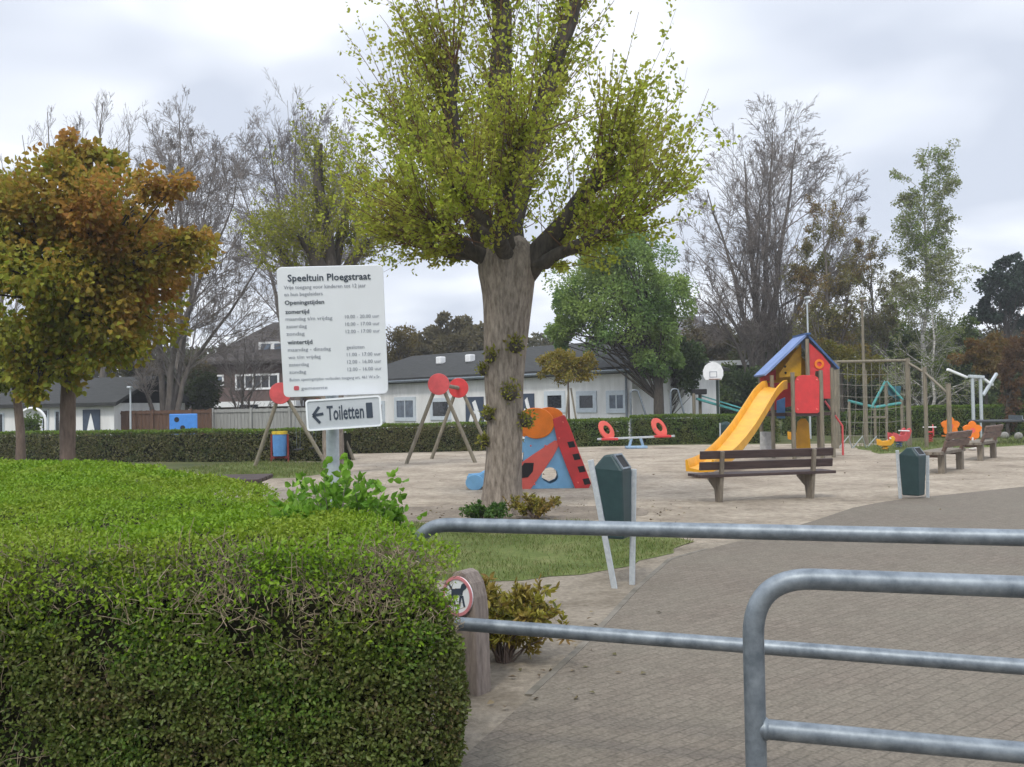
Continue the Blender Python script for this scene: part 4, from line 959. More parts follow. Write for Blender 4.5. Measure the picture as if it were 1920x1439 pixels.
# tall thin light poles
def pole(label, px, ytop, ybase, Y, r, name='light_pole', cat='pole', m=GALV_L, head=True):
    b = at(px, ybase, Y); t = at(px, ytop, Y); root = thing(name, label, cat, (b.x, b.y, 0))
    MB().tube([(0, 0, -.1), (0, 0, t.z * .45), (0, 0, t.z)], [r, r * .9, r * .7], 10).build('shaft', m, root, smooth=True)
    if head: MB().box((0, -.05, t.z + .03), (.18, .30, .09)).build('lamp_head', m, root, bevel=.02)
    return root
pole('tall thin pale pole rising behind the rope net beam', 1623, 566, 830, 34.5, .06, m=WOOD_POLE)
pole('slender grey pole rising behind the playhouse ridge', 1519, 560, 800, 40.5, .045)
pole('slim grey lamp post in front of the brown boarded fence', 245, 728, 810, 44, .05, 'lamp_post', 'lamp post')

# teal climbing bars
def teal_frame():
    Y = 35.0; base = at(1663, 812, Y); base.z = 0
    root = thing('teal_climbing_bars', 'teal pyramid of bars behind the rope net', 'climbing frame', base, local=False)
    def q(x, y, dy=0): return at(x, y, Y) + Vector((0, dy, 0))
    for a, b in (((1634, 765), (1660, 716)), ((1662, 716), (1692, 750)), ((1590, 752), (1640, 764)), ((1640, 764), (1690, 756))):
        MB().tube([q(*a), q(*b)], .05, 8).build('bar', TEAL, root, smooth=True)
    for x, yt in ((1640, 760), (1660, 716), (1690, 748), (1592, 752)):
        p = q(x, yt); MB().tube([(p.x, p.y, -.05), p], .05, 8).build('post', WOOD_POLE, root)
    mb = MB(); P = [q(1664, 724), q(1692, 724), q(1688, 752), q(1668, 740)]; A = [p + Vector((0, .1, 0)) for p in P]; B = [p + Vector((0, .14, 0)) for p in P]
    mb._add(A + B, [(0, 1, 2, 3), (7, 6, 5, 4)] + [((i + 1) % 4, i, 4 + i, 4 + (i + 1) % 4) for i in range(4)]); mb.build('side_panel', mat('dark_teal_panel', (.03, .12, .16), .5), root)
    a, b = q(1636, 783), q(1664, 783); MB().box(((a.x + b.x) / 2, Y + .2, a.z), (b.x - a.x, .5, .06)).build('step', WOOD_POLE, root)
teal_frame()
def teal_beam():
    Y = 40.5; base = at(1305, 790, Y); base.z = 0
    root = thing('teal_slide_beam', 'sloping teal beam on wooden posts behind the far hedge', 'play beam', base, local=False)
    def q(x, y, dy=0): return at(x, y, Y) + Vector((0, dy, 0))
    MB().bar(q(1306, 748), q(1408, 778), .30, .09).build('beam', TEAL, root, bevel=.01)
    MB().bar(q(1316, 742, .3), q(1408, 770, .3), .06, .05).build('rail', mat('bright_teal_edge', (.12, .42, .42), .5), root)
    for x, y, dy in ((1299, 738, -.2), (1314, 738, .2), (1403, 776, 0)): p = q(x, y, dy); MB().tube([(p.x, p.y, -.05), p], .07, 8).build('post', WOOD_POLE, root)
    p = q(1311, 735); MB().box(p, (.55, .5, .22)).build('top_box', BLACK, root, bevel=.03)
teal_beam()
# bent tube bars
def hoop(label, x0, x1, ytop, ybase, Y):
    b = at((x0 + x1) / 2, ybase, Y); root = thing('tube_hoop', label, 'climbing hoop', (b.x, b.y, 0), local=False, group='bent tube climbing hoops'); 
    ORG[root.name] = Vector((b.x, b.y, 0))
    A = at(x0, ytop, Y); B = at(x1, ytop + 45, Y)
    pth = [(A.x, A.y, -.05), (A.x, A.y, A.z - .2)] + arc_pts((A.x + .02, A.y, A.z + .06), (A.x, A.y, A.z - .2), (A.x + .3, A.y, A.z - .06), 8)[1:] + [B, (B.x + (B.x - A.x) * .4, B.y, -.05)]
    MB().tube(pth, .042, 10).build('tube', GALV, root, smooth=True)
hoop('bent steel tube hoop beyond the far hedge, beside the white building end', 1182, 1210, 731, 790, 40.0)
hoop('bent steel tube hoop beyond the far hedge, in the gap left of the teal beam', 1257, 1282, 729, 790, 40.0)

# basketball board
def hoopboard():
    Y = 40.0; b = at(1350, 790, Y); root = thing('basketball_hoop', 'white fan shaped basketball backboard on a dark pole beyond the far hedge', 'basketball hoop', (b.x, b.y, 0), local=False)
    ORG[root.name] = Vector((b.x, b.y, 0)); c = at(1337, 698, Y); s = 1 / ppm(Y)
    P = [(-15, -15), (15, -15), (19, -7), (19, 3), (15, 12), (8, 17), (0, 19), (-8, 17), (-15, 12), (-19, 3), (-19, -7)]
    MB().prism([(a * s, b_ * s) for a, b_ in P], c, (1, 0, 0), (0, 0, 1), .05).build('backboard', WHITE_P, root, bevel=.01)
    MB().ring([(x * s, y * s) for x, y in ((-7, -10), (7, -10), (7, 1), (-7, 1))], [(x * s, y * s) for x, y in ((-6, -9), (6, -9), (6, 0), (-6, 0))], c + Vector((0, -.03, 0)), (1, 0, 0), (0, 0, 1), .012).build('target_square', INK_G, root)
    mb = MB(); mb.tube([c + Vector((.23 * math.cos(t), -.32 + .23 * math.sin(t), -.30)) for t in np.linspace(0, 6.2832, 20)], .014, 6); mb.build('ring', mat('rusty_ring', (.30, .12, .06), .6), root)
    MB().tube([(b.x, b.y + .35, -.05), (b.x, b.y + .35, c.z), c + Vector((0, .05, 0))], .06, 10).build('pole', mat('dark_green_pole', (.04, .06, .05), .5), root, smooth=True)
hoopboard()

# white tube play structure on the right
def white_tubes():
    Y = 37.5; b = at(1832, 765, Y); root = thing('white_tube_rocker', 'white tube structure with two posts and tilted arms beyond the right hedge', 'play frame', (b.x, b.y, 0), local=False)
    ORG[root.name] = Vector((b.x, b.y, 0))
    def q(x, y, dy=0): return at(x, y, Y) + Vector((0, dy, 0))
    for x in (1823, 1838): p = q(x, 706); MB().tube([(p.x, p.y, -.05), p], .065, 10).build('post', GALV_L, root, smooth=True)
    for a, c, m in (((1776, 693), (1820, 708), WHITE_P), ((1842, 710), (1868, 722), WHITE_P), ((1843, 742), (1876, 700), GALV_L)):
        MB().bar(q(*a), q(*c, .3), .11, .10).build('arm', m, root, bevel=.02)
    MB().bar(q(1816, 706), q(1845, 708), .16, .12).build('head', GALV_L, root, bevel=.02)
white_tubes()

# table tennis table at the right edge
b = at(1905, 812, 33.5)
root = thing('table_tennis_table', 'dark table tennis table at the right edge before the hedge', 'table', (b.x, b.y, 0), math.radians(-12))
MB().box((0, 0, .76), (2.74, 1.52, .07)).build('table_top', mat('dark_table_top', (.05, .055, .06), .6), root, bevel=.015)
MB().box((0, 0, .87), (.03, 1.6, .15)).build('net', GALV, root)
for sx in (-.85, .85): MB().box((sx, 0, .36), (.18, 1.1, .73)).build('leg', CONC, root, bevel=.02)
for i, (x, y) in enumerate(((1884, 818), (1910, 819))):
    g_ = gnd(x, y + 6); o = MB().ball((0, 0, .13), .15, 14, 10).build('stone_ball', CONC, None, smooth=True); o.location = g_
    tag(o, ('grey stone ball in the grass at the right edge, left one' if i == 0 else 'grey stone ball in the grass at the right edge, right one'), 'stone ball', 'stone balls in the grass')

# ------------------------------------------------------------------ clipped hedges at the back
HEDGE_OLD = leafmat('beech_hedge_leaves', [(0.045, 0.065, 0.02), (0.08, 0.11, 0.03), (0.13, 0.15, 0.045), (0.19, 0.17, 0.08), (0.065, 0.09, 0.024)], [(0.11, 0.13, 0.035), (0.18, 0.16, 0.07)], 1.3, .25)
HEDGE_G = leafmat('green_hedge_leaves', [(0.05, 0.095, 0.02), (0.095, 0.155, 0.03), (0.145, 0.21, 0.045)], [(0.12, 0.16, 0.032), (0.18, 0.19, 0.06)], 1.5, .25)
HEDGE_TOP = leafmat('hedge_new_leaves', [(0.09, 0.16, 0.015), (0.15, 0.23, 0.025), (0.12, 0.19, 0.02)], transl=.3)
def far_hedge(label, p, q, h, th, m, seed, dens=1500, ls=.075):
    rng = np.random.default_rng(seed); p, q = np.array(p[:2]), np.array(q[:2]); L = np.linalg.norm(q - p); ax = (q - p) / L; nn = np.array([ax[1], -ax[0]])   # toward camera
    root = thing('clipped_hedge', label, 'hedge', (p[0], p[1], 0), local=False, group='low clipped hedges round the playground')
    mb = MB(Matrix(((ax[0], -nn[0], 0, p[0]), (ax[1], -nn[1], 0, p[1]), (0, 0, 1, 0), (0, 0, 0, 1))))
    mb.box((L / 2, th / 2, (h - .1) / 2), (L - .15, th - .15, h - .1)); mb.build('stems', CORE, root)  # solid dark filler added behind the leaves, closes the gaps between them
    nf = int(L * h * dens); s = rng.uniform(0, L, nf); z = rng.uniform(0, h, nf); d = .07 * fbm(s, z, 2.2, seed + 1) + .03 * rng.normal(size=nf) - .06 * np.exp(-(h - z) / .07)
    keep = (fbm(s, z, 5, seed + 2) > -.42) | (rng.uniform(0, 1, nf) < .35)
    P = np.c_[p + ax * s[:, None] + nn * d[:, None], z][keep]
    A = rng.normal(0, .7, P.shape) + np.array([nn[0] * .5, nn[1] * .5, .3])
    V, F = leaves(P, A, ls, ls * .65, rng, Nrm=np.array([[nn[0], nn[1], .6]])); np_mesh('foliage', V, F, m, root)
    nt_ = int(L * th * dens); s = rng.uniform(0, L, nt_); t = rng.uniform(0, th, nt_); z = h + .04 * fbm(s, t, 2, seed + 3) - np.abs(rng.normal(0, .03, nt_)) + .03 * rng.random(nt_)
    P = np.c_[p + ax * s[:, None] - nn * t[:, None], z]; A = rng.normal(0, .8, P.shape) + np.array([0, 0, .5])
    V, F = leaves(P, A, ls, ls * .65, rng, Nrm=np.array([[0, 0, 1.]])); np_mesh('new_growth', V, F, HEDGE_TOP, root)
def hl(px, py): return gnd(px, py)
far_hedge('long low hedge behind the left swing and the blue barrel bin', gnd(-80, 867), gnd(640, 866), .93, .9, HEDGE_OLD, 51)
far_hedge('low hedge in front of the white building left of the big trunk', gnd(646, 852), gnd(958, 845), .95, .9, HEDGE_OLD, 55)
far_hedge('low hedge between the big trunk and the red seesaw', gnd(990, 838), gnd(1180, 836), .96, .8, HEDGE_G, 59)
far_hedge('low hedge behind the seesaw and the foot of the yellow slide', gnd(1184, 834), gnd(1462, 830), 1.05, .8, HEDGE_G, 63)
far_hedge('low hedge behind the orange flower riders at the far right', gnd(1640, 822), gnd(1990, 818), 1.2, .9, HEDGE_G, 67)
far_hedge('low hedge behind the rope net and slide tower', gnd(1466, 818), gnd(1640, 816), 1.0, .8, HEDGE_G, 71)

# ------------------------------------------------------------------ trees
class Tree:
    def __init__(s, name, label, base, group=None, cat='tree'):
        s.root = thing(name, label, cat, base, local=False, group=group); s.base = np.array(base, float)
def px_line(pts, Y, dys=None):
    return np.array([list(at(x, y, Y + (dys[i] if dys is not None else 0))) for i, (x, y) in enumerate(pts)])
def resample(P, K):
    d = np.r_[0, np.cumsum(np.linalg.norm(np.diff(P, axis=0), axis=1))]; t = np.linspace(0, d[-1], K)
    return np.stack([np.interp(t, d, P[:, i]) for i in range(3)], 1)

def big_lime():
    rng = np.random.default_rng(101); Y = 14.3; base = gnd(943, 962)
    T = Tree('pollarded_lime', 'big pollarded tree with thick knobbly trunk and fresh yellow green leaves in the middle', (base.x, base.y, 0), cat='tree')
    S = 1 / ppm(Y)
    # trunk: irregular sections
    secs = [(943, 985, 49), (942, 962, 44), (941, 935, 38), (943, 890, 35), (946, 830, 33.5), (947, 774, 35), (944, 719, 37), (947, 650, 40), (952, 570, 46), (953, 530, 52), (952, 500, 57), (954, 472, 52), (954, 448, 34), (952, 434, 12)]
    n = 28; V = []; F = []
    for i, (x, y, r) in enumerate(secs):
        c = at(x, y, Y); h = c.z
        for j in range(n):
            an = 6.2832 * j / n
            rr = r * S * (1 + .02 * math.sin(3 * an + h * 1.1) + .03 * math.sin(5 * an - h * 2.2 + 1) + .025 * math.sin(9 * an + h * 3) + .022 * rng.normal() + (.16 * max(0, math.sin(4 * an + .6)) if i < 2 else 0))
            V.append((c.x + rr * math.cos(an), c.y + rr * math.sin(an), max(h, -.08)))
    for i in range(len(secs) - 1):
        for j in range(n): F.append((i * n + j, i * n + (j + 1) % n, (i + 1) * n + (j + 1) % n, (i + 1) * n + j))
    tr = np_mesh('trunk', V, F, BARK, T.root, smooth=True)
    m = tr.modifiers.new('subsurf', 'SUBSURF'); m.levels = 1; m.render_levels = 1
    limbs = [
        ([(915, 480), (890, 400), (868, 320), (848, 245), (845, 180), (850, 120)], [0, 0, -.1, -.2, -.3, -.4], .21, .09),
        ([(905, 440), (850, 350), (800, 290), (765, 235)], [.2, .5, .8, 1.0], .12, .05),
        ([(950, 470), (948, 340), (940, 200), (934, 60), (930, -110)], [0, .0, -.1, -.1, 0], .24, .10),
        ([(962, 420), (985, 300), (1015, 190), (1055, 90), (1085, -20)], [0, .3, .5, .6, .6], .17, .09),
        ([(978, 525), (1045, 430), (1098, 365), (1130, 320), (1142, 270)], [0, -.3, -.5, -.7, -.8], .21, .08),
        ([(915, 490), (860, 450), (800, 410)], [0, -.4, -.7], .12, .05),
        ([(995, 500), (1060, 445), (1140, 392), (1190, 350)], [.2, .4, .5, .6], .13, .05),
        ([(950, 470), (945, 380), (960, 300), (985, 240)], [-.2, -.8, -1.2, -1.4], .14, .06),
        ([(960, 460), (975, 380), (1000, 320), (1020, 250)], [.3, 1.0, 1.5, 1.8], .14, .06),
        ([(925, 470), (905, 380), (890, 290)], [.3, 1.0, 1.6], .13, .06),
        ([(925, 490), (860, 475), (790, 455), (745, 430)], [.0, .3, .5, .6], .11, .04),
        ([(1000, 495), (1080, 465), (1150, 430), (1215, 395)], [-.2, -.5, -.8, -.9], .12, .04),
        ([(950, 480), (930, 420), (880, 390), (850, 350)], [-.3, -1.0, -1.5, -1.8], .12, .05)]
    K = 10; LP, LR = [], []
    for pts, dys, r0, r1 in limbs:
        P = resample(px_line(pts, Y, dys), K); P[1:-1] += rng.normal(0, .025, P[1:-1].shape); LP.append(P); LR.append(np.linspace(r0, r1, K) * (1 + .10 * rng.normal(size=K)))
    LP, LR = np.array(LP), np.array(LR)
    V, F = tubes(LP, LR, 12); np_mesh('limbs', V, F, BARK_D, T.root, smooth=True)
    # shoots: thin upright rods from the limb heads, leaning outward
    c0 = np.array(at(950, 400, Y)); nsh = 1120
    li = rng.choice(len(LP), nsh, p=np.array([1.5, 1.2, 1.5, 1.4, 1.5, 1.2, 1.1, 1, .9, .9, 1.7, 1.4, 1.0]) / 16.3); t = np.clip(rng.beta(2.0, 1.1, nsh), 0, 1) * (K - 1); i = np.minimum(t.astype(int), K - 2); fr = (t - i)[:, None]
    p0 = LP[li, i] * (1 - fr) + LP[li, i + 1] * fr
    outw = nrm((p0 - c0) * np.array([1, 1, .5])); d = nrm(outw * .75 + np.array([0, 0, .55]) + rng.normal(0, .45, p0.shape))
    L = rng.uniform(.7, 2.1, nsh); L *= np.where(d[:, 2] < 0, .5, 1.0)
    Ks = 6; pos = p0; SP = [p0]
    for k in range(Ks - 1):
        d = nrm(d + np.array([0, 0, .10]) + .07 * rng.normal(size=d.shape)); pos = pos + d * (L / (Ks - 1))[:, None]; SP.append(pos)
    SP = np.stack(SP, 1)
    # keep the crown inside the photo's outline
    tip = SP[:, -1]; ok = (np.abs(tip[:, 0] - base.x - .12) < 2.75) & (tip[:, 2] > 3.45 - .0 * tip[:, 0]) & (np.abs(tip[:, 1] - Y) < 2.6)
    SP = SP[ok]; SR = rng.uniform(.005, .010, len(SP))[:, None] * np.linspace(1, .35, Ks)[None]
    S2, R2 = grow(SP, SR, 3, .15, .95, .6, .34, .10, .10, 4, .55, rng)
    V, F = join([tubes(SP, SR, 4), tubes(S2, R2, 3)]); np_mesh('shoots', V, F, TWIG_R, T.root)
    q1, t1 = along(SP, 13, rng, .32, 1.0); q2, t2 = along(S2, 8, rng, .1, 1.0)
    q = np.concatenate([q1, q2]); t = np.concatenate([t1, t2]); q = q + rng.normal(0, .035, q.shape)
    A = nrm(t * .6 + rng.normal(0, .7, q.shape) + np.array([0, 0, -.15]))
    V, F = leaves(q, A, .064, .047, rng, six=True)
    np_mesh('foliage', V, F, leafmat('lime_leaves', [(0.28, 0.36, 0.03), (0.40, 0.48, 0.05), (0.52, 0.58, 0.09), (0.35, 0.38, 0.045), (0.24, 0.33, 0.03)], [(0.38, 0.40, 0.05), (0.48, 0.52, 0.08), (0.32, 0.27, 0.05)], .9, .64), T.root)
    # epicormic tufts on the trunk
    for (x, y, r) in ((966, 648, 30), (922, 668, 24), (908, 692, 20), (956, 734, 33), (916, 776, 22), (986, 786, 28), (908, 826, 18)):
        dxp = (x - 948) * S; R = .31; yy = -math.sqrt(max(.01, R * R - min(abs(dxp), R * .98) ** 2)); c = at(x, y, Y) + Vector((0, yy, 0)); c = np.array(c)
        rr = r * S * .88; nl = 130; u = nrm(rng.normal(size=(nl, 3)) + np.array([0, -.6, .25])); P = c + u * rr * rng.uniform(.1, .8, (nl, 1))
        V, F = leaves(P, u + .5 * rng.normal(size=u.shape), .055, .038, rng)
        tf = np_mesh('sprout_tuft', V, F, bpy.data.materials['tuft_leaves'] if 'tuft_leaves' in bpy.data.materials else leafmat('tuft_leaves', [(0.13, 0.145, 0.02), (0.23, 0.24, 0.035), (0.34, 0.34, 0.06), (0.17, 0.13, 0.03)], transl=.45), T.root)
        MB().ball(c + np.array([0, .03, -.03]), (rr * .55, .12, rr * .5), 10, 8).build('burr', BARK_D, T.root, smooth=True)
big_lime()

def second_lime():
    rng = np.random.default_rng(111); Y = 23.0; base = at(622, 885, Y)
    T = Tree('pollarded_lime', 'smaller pollarded tree with pale yellow green shoots behind the notice board', (base.x, base.y, 0))
    P = px_line([(626, 905), (624, 800), (622, 700), (622, 600), (620, 520)], Y); P[0, 2] = -.1
    P = resample(P, 12); R = np.linspace(.26, .22, 12) * (1 + .08 * rng.normal(size=12)); V, F = tubes(P[None], R[None], 16); np_mesh('trunk', V, F, BARK, T.root, smooth=True)
    limbs = [([(615, 540), (585, 470), (562, 440)], [0, -.2, -.3], .22, .12), ([(622, 530), (610, 430), (596, 340), (598, 270)], [0, .2, .2, .3], .2, .09), ([(630, 540), (660, 490), (690, 450)], [0, .2, .4], .17, .09), ([(620, 540), (640, 440), (655, 350)], [.2, .6, 1.0], .14, .07), ([(610, 560), (540, 500), (520, 460)], [.1, .3, .5], .13, .07)]
    K = 8; LP = np.array([resample(px_line(a, Y, b), K) for a, b, _, _ in limbs]); LR = np.array([np.linspace(c, d, K) for _, _, c, d in limbs])
    V, F = tubes(LP, LR, 10); np_mesh('limbs', V, F, BARK_D, T.root, smooth=True)
    SP, SR = grow(LP, LR, 46, .25, 1.0, .75, 0, .16, .10, 6, .06, rng, labs=1.7, shrink=.25); SR = np.clip(SR, .004, .012)
    S2, R2 = grow(SP, SR, 2, .2, .9, .5, .4, .1, .1, 4, .6, rng)
    V, F = join([tubes(SP, SR, 4), tubes(S2, R2, 3)]); np_mesh('shoots', V, F, BARK_G, T.root)
    q1, t1 = along(SP, 28, rng, .05, .95); q2, t2 = along(S2, 15, rng); q = np.concatenate([q1, q2]) + rng.normal(0, .03, (len(q1) + len(q2), 3)); t = np.concatenate([t1, t2])
    V, F = leaves(q, t * .5 + rng.normal(0, .7, q.shape), .075, .05, rng)
    np_mesh('foliage', V, F, leafmat('pale_lime_leaves', [(0.20, 0.24, 0.025), (0.30, 0.33, 0.04), (0.37, 0.38, 0.07), (0.19, 0.17, 0.035)], transl=.45), T.root)
second_lime()

def maple(label, tx, Y, cx, cy, rx, ry, cols, clump, nleaf, seed, tr, leaf=.088, extra=(), name='globe_maple'):
    rng = np.random.default_rng(seed); b = at(tx, 850, Y); T = Tree(name, label, (b.x, b.y, 0), group='globe maples behind the clipped hedge' if name == 'globe_maple' else None)
    c = np.array(at(cx, cy, Y)); S = 1 / ppm(Y); rad = np.array([rx * S, rx * S * .95, ry * S])
    top = np.array([b.x + (c[0] - b.x) * .3, b.y, c[2] - ry * S * .35])
    P = resample(np.array([[b.x, b.y, -.1], [b.x + .01, b.y, top[2] * .5], list(top)]), 10); R = np.linspace(tr * 1.12, tr * .8, 10) * (1 + .04 * rng.normal(size=10))
    V, F = tubes(P[None], R[None], 14); np_mesh('trunk', V, F, BARK_B, T.root, smooth=True)
    q, A, cc = blob_pts(c, rad * .88, 120, nleaf, rng, .24, .35)
    for (ex, ey, er, en) in extra:
        e = np.array(at(ex, ey, Y - .4)); q2, A2, c2 = blob_pts(e, np.array([er, er * .8, er * .8]) * S, 8, en, rng, .5, .2); q = np.concatenate([q, q2]); A = np.concatenate([A, A2]); cc = np.concatenate([cc, c2])
    k = len(cc); mid = (top + cc) / 2 + np.array([0, 0, .15]) + rng.normal(0, .1, cc.shape); st = np.tile(top - np.array([0, 0, .25]), (k, 1)) + rng.uniform(0, 1, (k, 1)) * np.array([0, 0, .5])
    B = np.stack([st, (st + mid) / 2 + rng.normal(0, .04, cc.shape), mid, (mid + cc) / 2 + rng.normal(0, .05, cc.shape), cc], 1); BR = np.full((k, 1), tr * .26) * np.linspace(1, .2, 5)[None]
    V, F = tubes(B, BR, 5); np_mesh('branches', V, F, BARK_D, T.root)
    A = A + np.array([0, 0, -.35]); V, F = leaves(q, A, leaf, leaf * .85, rng, six=True)
    np_mesh('foliage', V, F, leafmat(name + '_leaves', cols, clump, .8, .5, grad=(.06, 0, .075, -.36)), T.root)
MC = [(0.20, 0.21, 0.025), (0.32, 0.32, 0.04), (0.35, 0.24, 0.03), (0.23, 0.29, 0.03), (0.42, 0.43, 0.06)]
MC2 = [(0.40, 0.19, 0.045), (0.48, 0.26, 0.06), (0.32, 0.165, 0.04), (0.37, 0.30, 0.05)]
maple('globe shaped maple with copper and olive leaves on a brown trunk at the left edge', 126, 15.0, 160, 495, 262, 212, MC, MC2, 30000, 121, .115, extra=((80, 600, 60, 700), (105, 690, 50, 450), (215, 660, 65, 600), (345, 450, 55, 550), (295, 355, 60, 550), (150, 290, 60, 500), (40, 680, 60, 600), (70, 735, 42, 300), (150, 640, 70, 500)))
maple('slimmer greenish maple with a thin grey trunk at the far left edge', 38, 19.0, 5, 665, 110, 95, [(0.10, 0.13, 0.016), (0.20, 0.24, 0.025), (0.30, 0.31, 0.04)], MC, 6000, 122, .09)

def bare_tree(label, px, ybase, Y, trunk, r0, lv, seed, m=BARK_G, name='bare_tree', leaf=None, group='leafless trees behind the playground', cat='tree', env=None):
    """trunk: list of pixel polylines (stems); lv: growth levels"""
    rng = np.random.default_rng(seed); b = at(px, ybase, Y); T = Tree(name, label, (b.x, b.y, 0), group=group)
    K = 12; P = []; R = []
    for pts, rf in trunk:
        L = px_line(pts, Y, np.linspace(0, rng.uniform(-1.5, 1.5), len(pts)) if len(trunk) > 1 else None)
        if pts[0][1] >= ybase - 15: L[0, 2] = -.1
        q = resample(resample(L, 50)[:47], K); q[1:] += rng.normal(0, .06, q[1:].shape); P.append(q); R.append(r0 * rf * np.linspace(1, .19, K) ** 1.35)
    P, R = np.array(P), np.array(R); V, F = tubes(P, R, 9); np_mesh('trunk', V, F, m if m is not BARK_G else BARK_M, T.root, smooth=True)
    def fit_env(Q):       # shorten what grows past the crown's outline
        if env is None: return Q
        c = np.array(at(env[0], env[1], Y)); rad = np.array([env[2], env[2] * .9, env[3]]) * 1.04 / ppm(Y)
        d = np.linalg.norm((Q - c) / rad, axis=2); s0 = d[:, 0]; s1 = d.max(1)
        lim = np.maximum(1.0, s0 + .06) * rng.uniform(.93, 1.07, len(Q))
        f = np.where(s1 > lim, np.clip((lim - s0) / np.maximum(s1 - s0, 1e-6), .12, 1), 1.0)
        return Q[:, :1] + (Q - Q[:, :1]) * f[:, None, None]
    cur = (P, R); acc = []
    for (per, t0, t1, ang, lf, up, wig, rf, n) in lv:
        cur = grow(cur[0], cur[1], per, t0, t1, ang, lf, up, wig, 6, rf, rng); cur = (fit_env(cur[0]), np.maximum(cur[1], .0075)); acc.append(tubes(cur[0], cur[1], n))
    V, F = join(acc); np_mesh('branches', V, F, m, T.root)
    if leaf:
        cols, size, per, clump = leaf; q, t = along(cur[0], per, rng, .1, 1); q = q + rng.normal(0, size * .6, q.shape)
        V, F = leaves(q, t * .3 + rng.normal(0, .7, q.shape) + np.array([0, 0, -.2]), size, size * .7, rng); np_mesh('foliage', V, F, leafmat(name + '_leaves', cols, clump, .4, .4), T.root)
    return T
LVB = [(21, .20, .97, .72, .46, .04, .05, .34, 5), (8, .10, .97, .6, .52, .03, .07, .45, 4), (6, .08, .97, .6, .50, .02, .10, .5, 3), (4, .08, .97, .55, .58, .01, .12, .6, 3)]
bare_tree('tall spreading leafless tree behind the playhouse tower', 1425, 800, 52, [([(1425, 805), (1426, 680), (1416, 540), (1402, 400), (1392, 270)], 1.0), ([(1438, 805), (1444, 640), (1462, 480), (1484, 340), (1500, 230)], .85), ([(1418, 800), (1408, 660), (1378, 520), (1346, 420), (1318, 330)], .7), ([(1442, 790), (1474, 640), (1530, 500), (1580, 380), (1600, 340)], .7), ([(1416, 760), (1392, 660), (1338, 580), (1292, 530)], .5), ([(1446, 740), (1490, 640), (1560, 560), (1600, 500)], .5), ([(1430, 640), (1436, 480), (1446, 320), (1450, 220)], .55)], .34, LVB, 131, env=(1452, 500, 178, 325))
bare_tree('leafless many stemmed tree left of the notice board', 312, 800, 46, [([(312, 800), (318, 720), (345, 600), (385, 500), (440, 380), (450, 300)], 1.0), ([(308, 800), (300, 690), (305, 560), (330, 400), (335, 280), (330, 230)], .9), ([(316, 795), (350, 690), (430, 590), (500, 480), (530, 420)], .8), ([(305, 800), (270, 720), (240, 640), (215, 560)], .7), ([(318, 790), (335, 700), (360, 560), (350, 430), (365, 320)], .8)], .20, LVB, 132, env=(390, 480, 170, 240))
bare_tree('leafless fan shaped tree whose top rises above the notice board', 560, 800, 58, [([(560, 800), (556, 600), (552, 420), (556, 280), (560, 190)], 1.0), ([(560, 760), (530, 600), (490, 460), (450, 350), (425, 290)], .7), ([(560, 760), (595, 600), (635, 460), (670, 350)], .7), ([(558, 700), (540, 500), (515, 340), (500, 230)], .7), ([(562, 700), (582, 500), (608, 330), (618, 230)], .7)], .28, LVB, 133, env=(555, 400, 135, 270))
bare_tree('tall thin leafless tree rising behind the copper maple', 195, 790, 60, [([(195, 790), (193, 500), (192, 330), (190, 240), (192, 150)], 1.0), ([(195, 640), (165, 420), (148, 290), (140, 210)], .7), ([(195, 640), (225, 420), (240, 290), (246, 210)], .7)], .24,
          [(18, .3, .98, .42, .30, .12, .05, .42, 5), (7, .12, .95, .45, .5, .08, .09, .5, 4), (5, .1, .95, .5, .5, .05, .12, .55, 3)], 134, env=(195, 400, 95, 265))
bare_tree('dense twiggy leafless tree right of the copper maple crown', 335, 780, 62, [([(335, 780), (338, 520), (340, 340), (338, 230), (336, 165)], 1.0), ([(335, 700), (300, 460), (278, 330), (266, 250)], .7), ([(335, 700), (372, 460), (398, 330), (408, 260)], .7)], .26, LVB, 135, env=(338, 380, 92, 230))
bare_tree('thin leafless tree at the upper left, two spindly tops', 95, 790, 60, [([(95, 790), (98, 500), (96, 330), (88, 170)], 1.0), ([(92, 640), (66, 440), (52, 330), (42, 230)], .7), ([(95, 560), (115, 380), (128, 280)], .6)], .2,
          [(16, .4, .98, .4, .24, .12, .06, .42, 5), (6, .15, .95, .45, .5, .08, .1, .5, 4), (4, .1, .95, .5, .5, .05, .12, .55, 3)], 136, env=(88, 400, 80, 240))
bare_tree('leafless bush like tree at the left behind the thin maple trunk', 20, 790, 55, [([(20, 790), (10, 600), (5, 420), (0, 320)], 1.0)], .2,
          [(16, .2, .98, .6, .34, .12, .07, .42, 5), (7, .15, .95, .5, .5, .08, .1, .5, 4), (5, .1, .95, .5, .5, .05, .12, .55, 3)], 137, env=(10, 480, 90, 200))
bare_tree('low leafless shrubby tree with pale twigs in front of the brick house', 452, 800, 50, [([(452, 800), (456, 700), (462, 600)], 1.0), ([(452, 790), (430, 690), (412, 620)], .8), ([(452, 790), (485, 690), (505, 610)], .8)], .10,
          [(16, .15, .98, .7, .42, .04, .07, .42, 4), (8, .1, .95, .55, .5, .02, .1, .5, 3), (5, .1, .95, .5, .5, 0, .12, .55, 3)], 142, env=(458, 660, 80, 95))
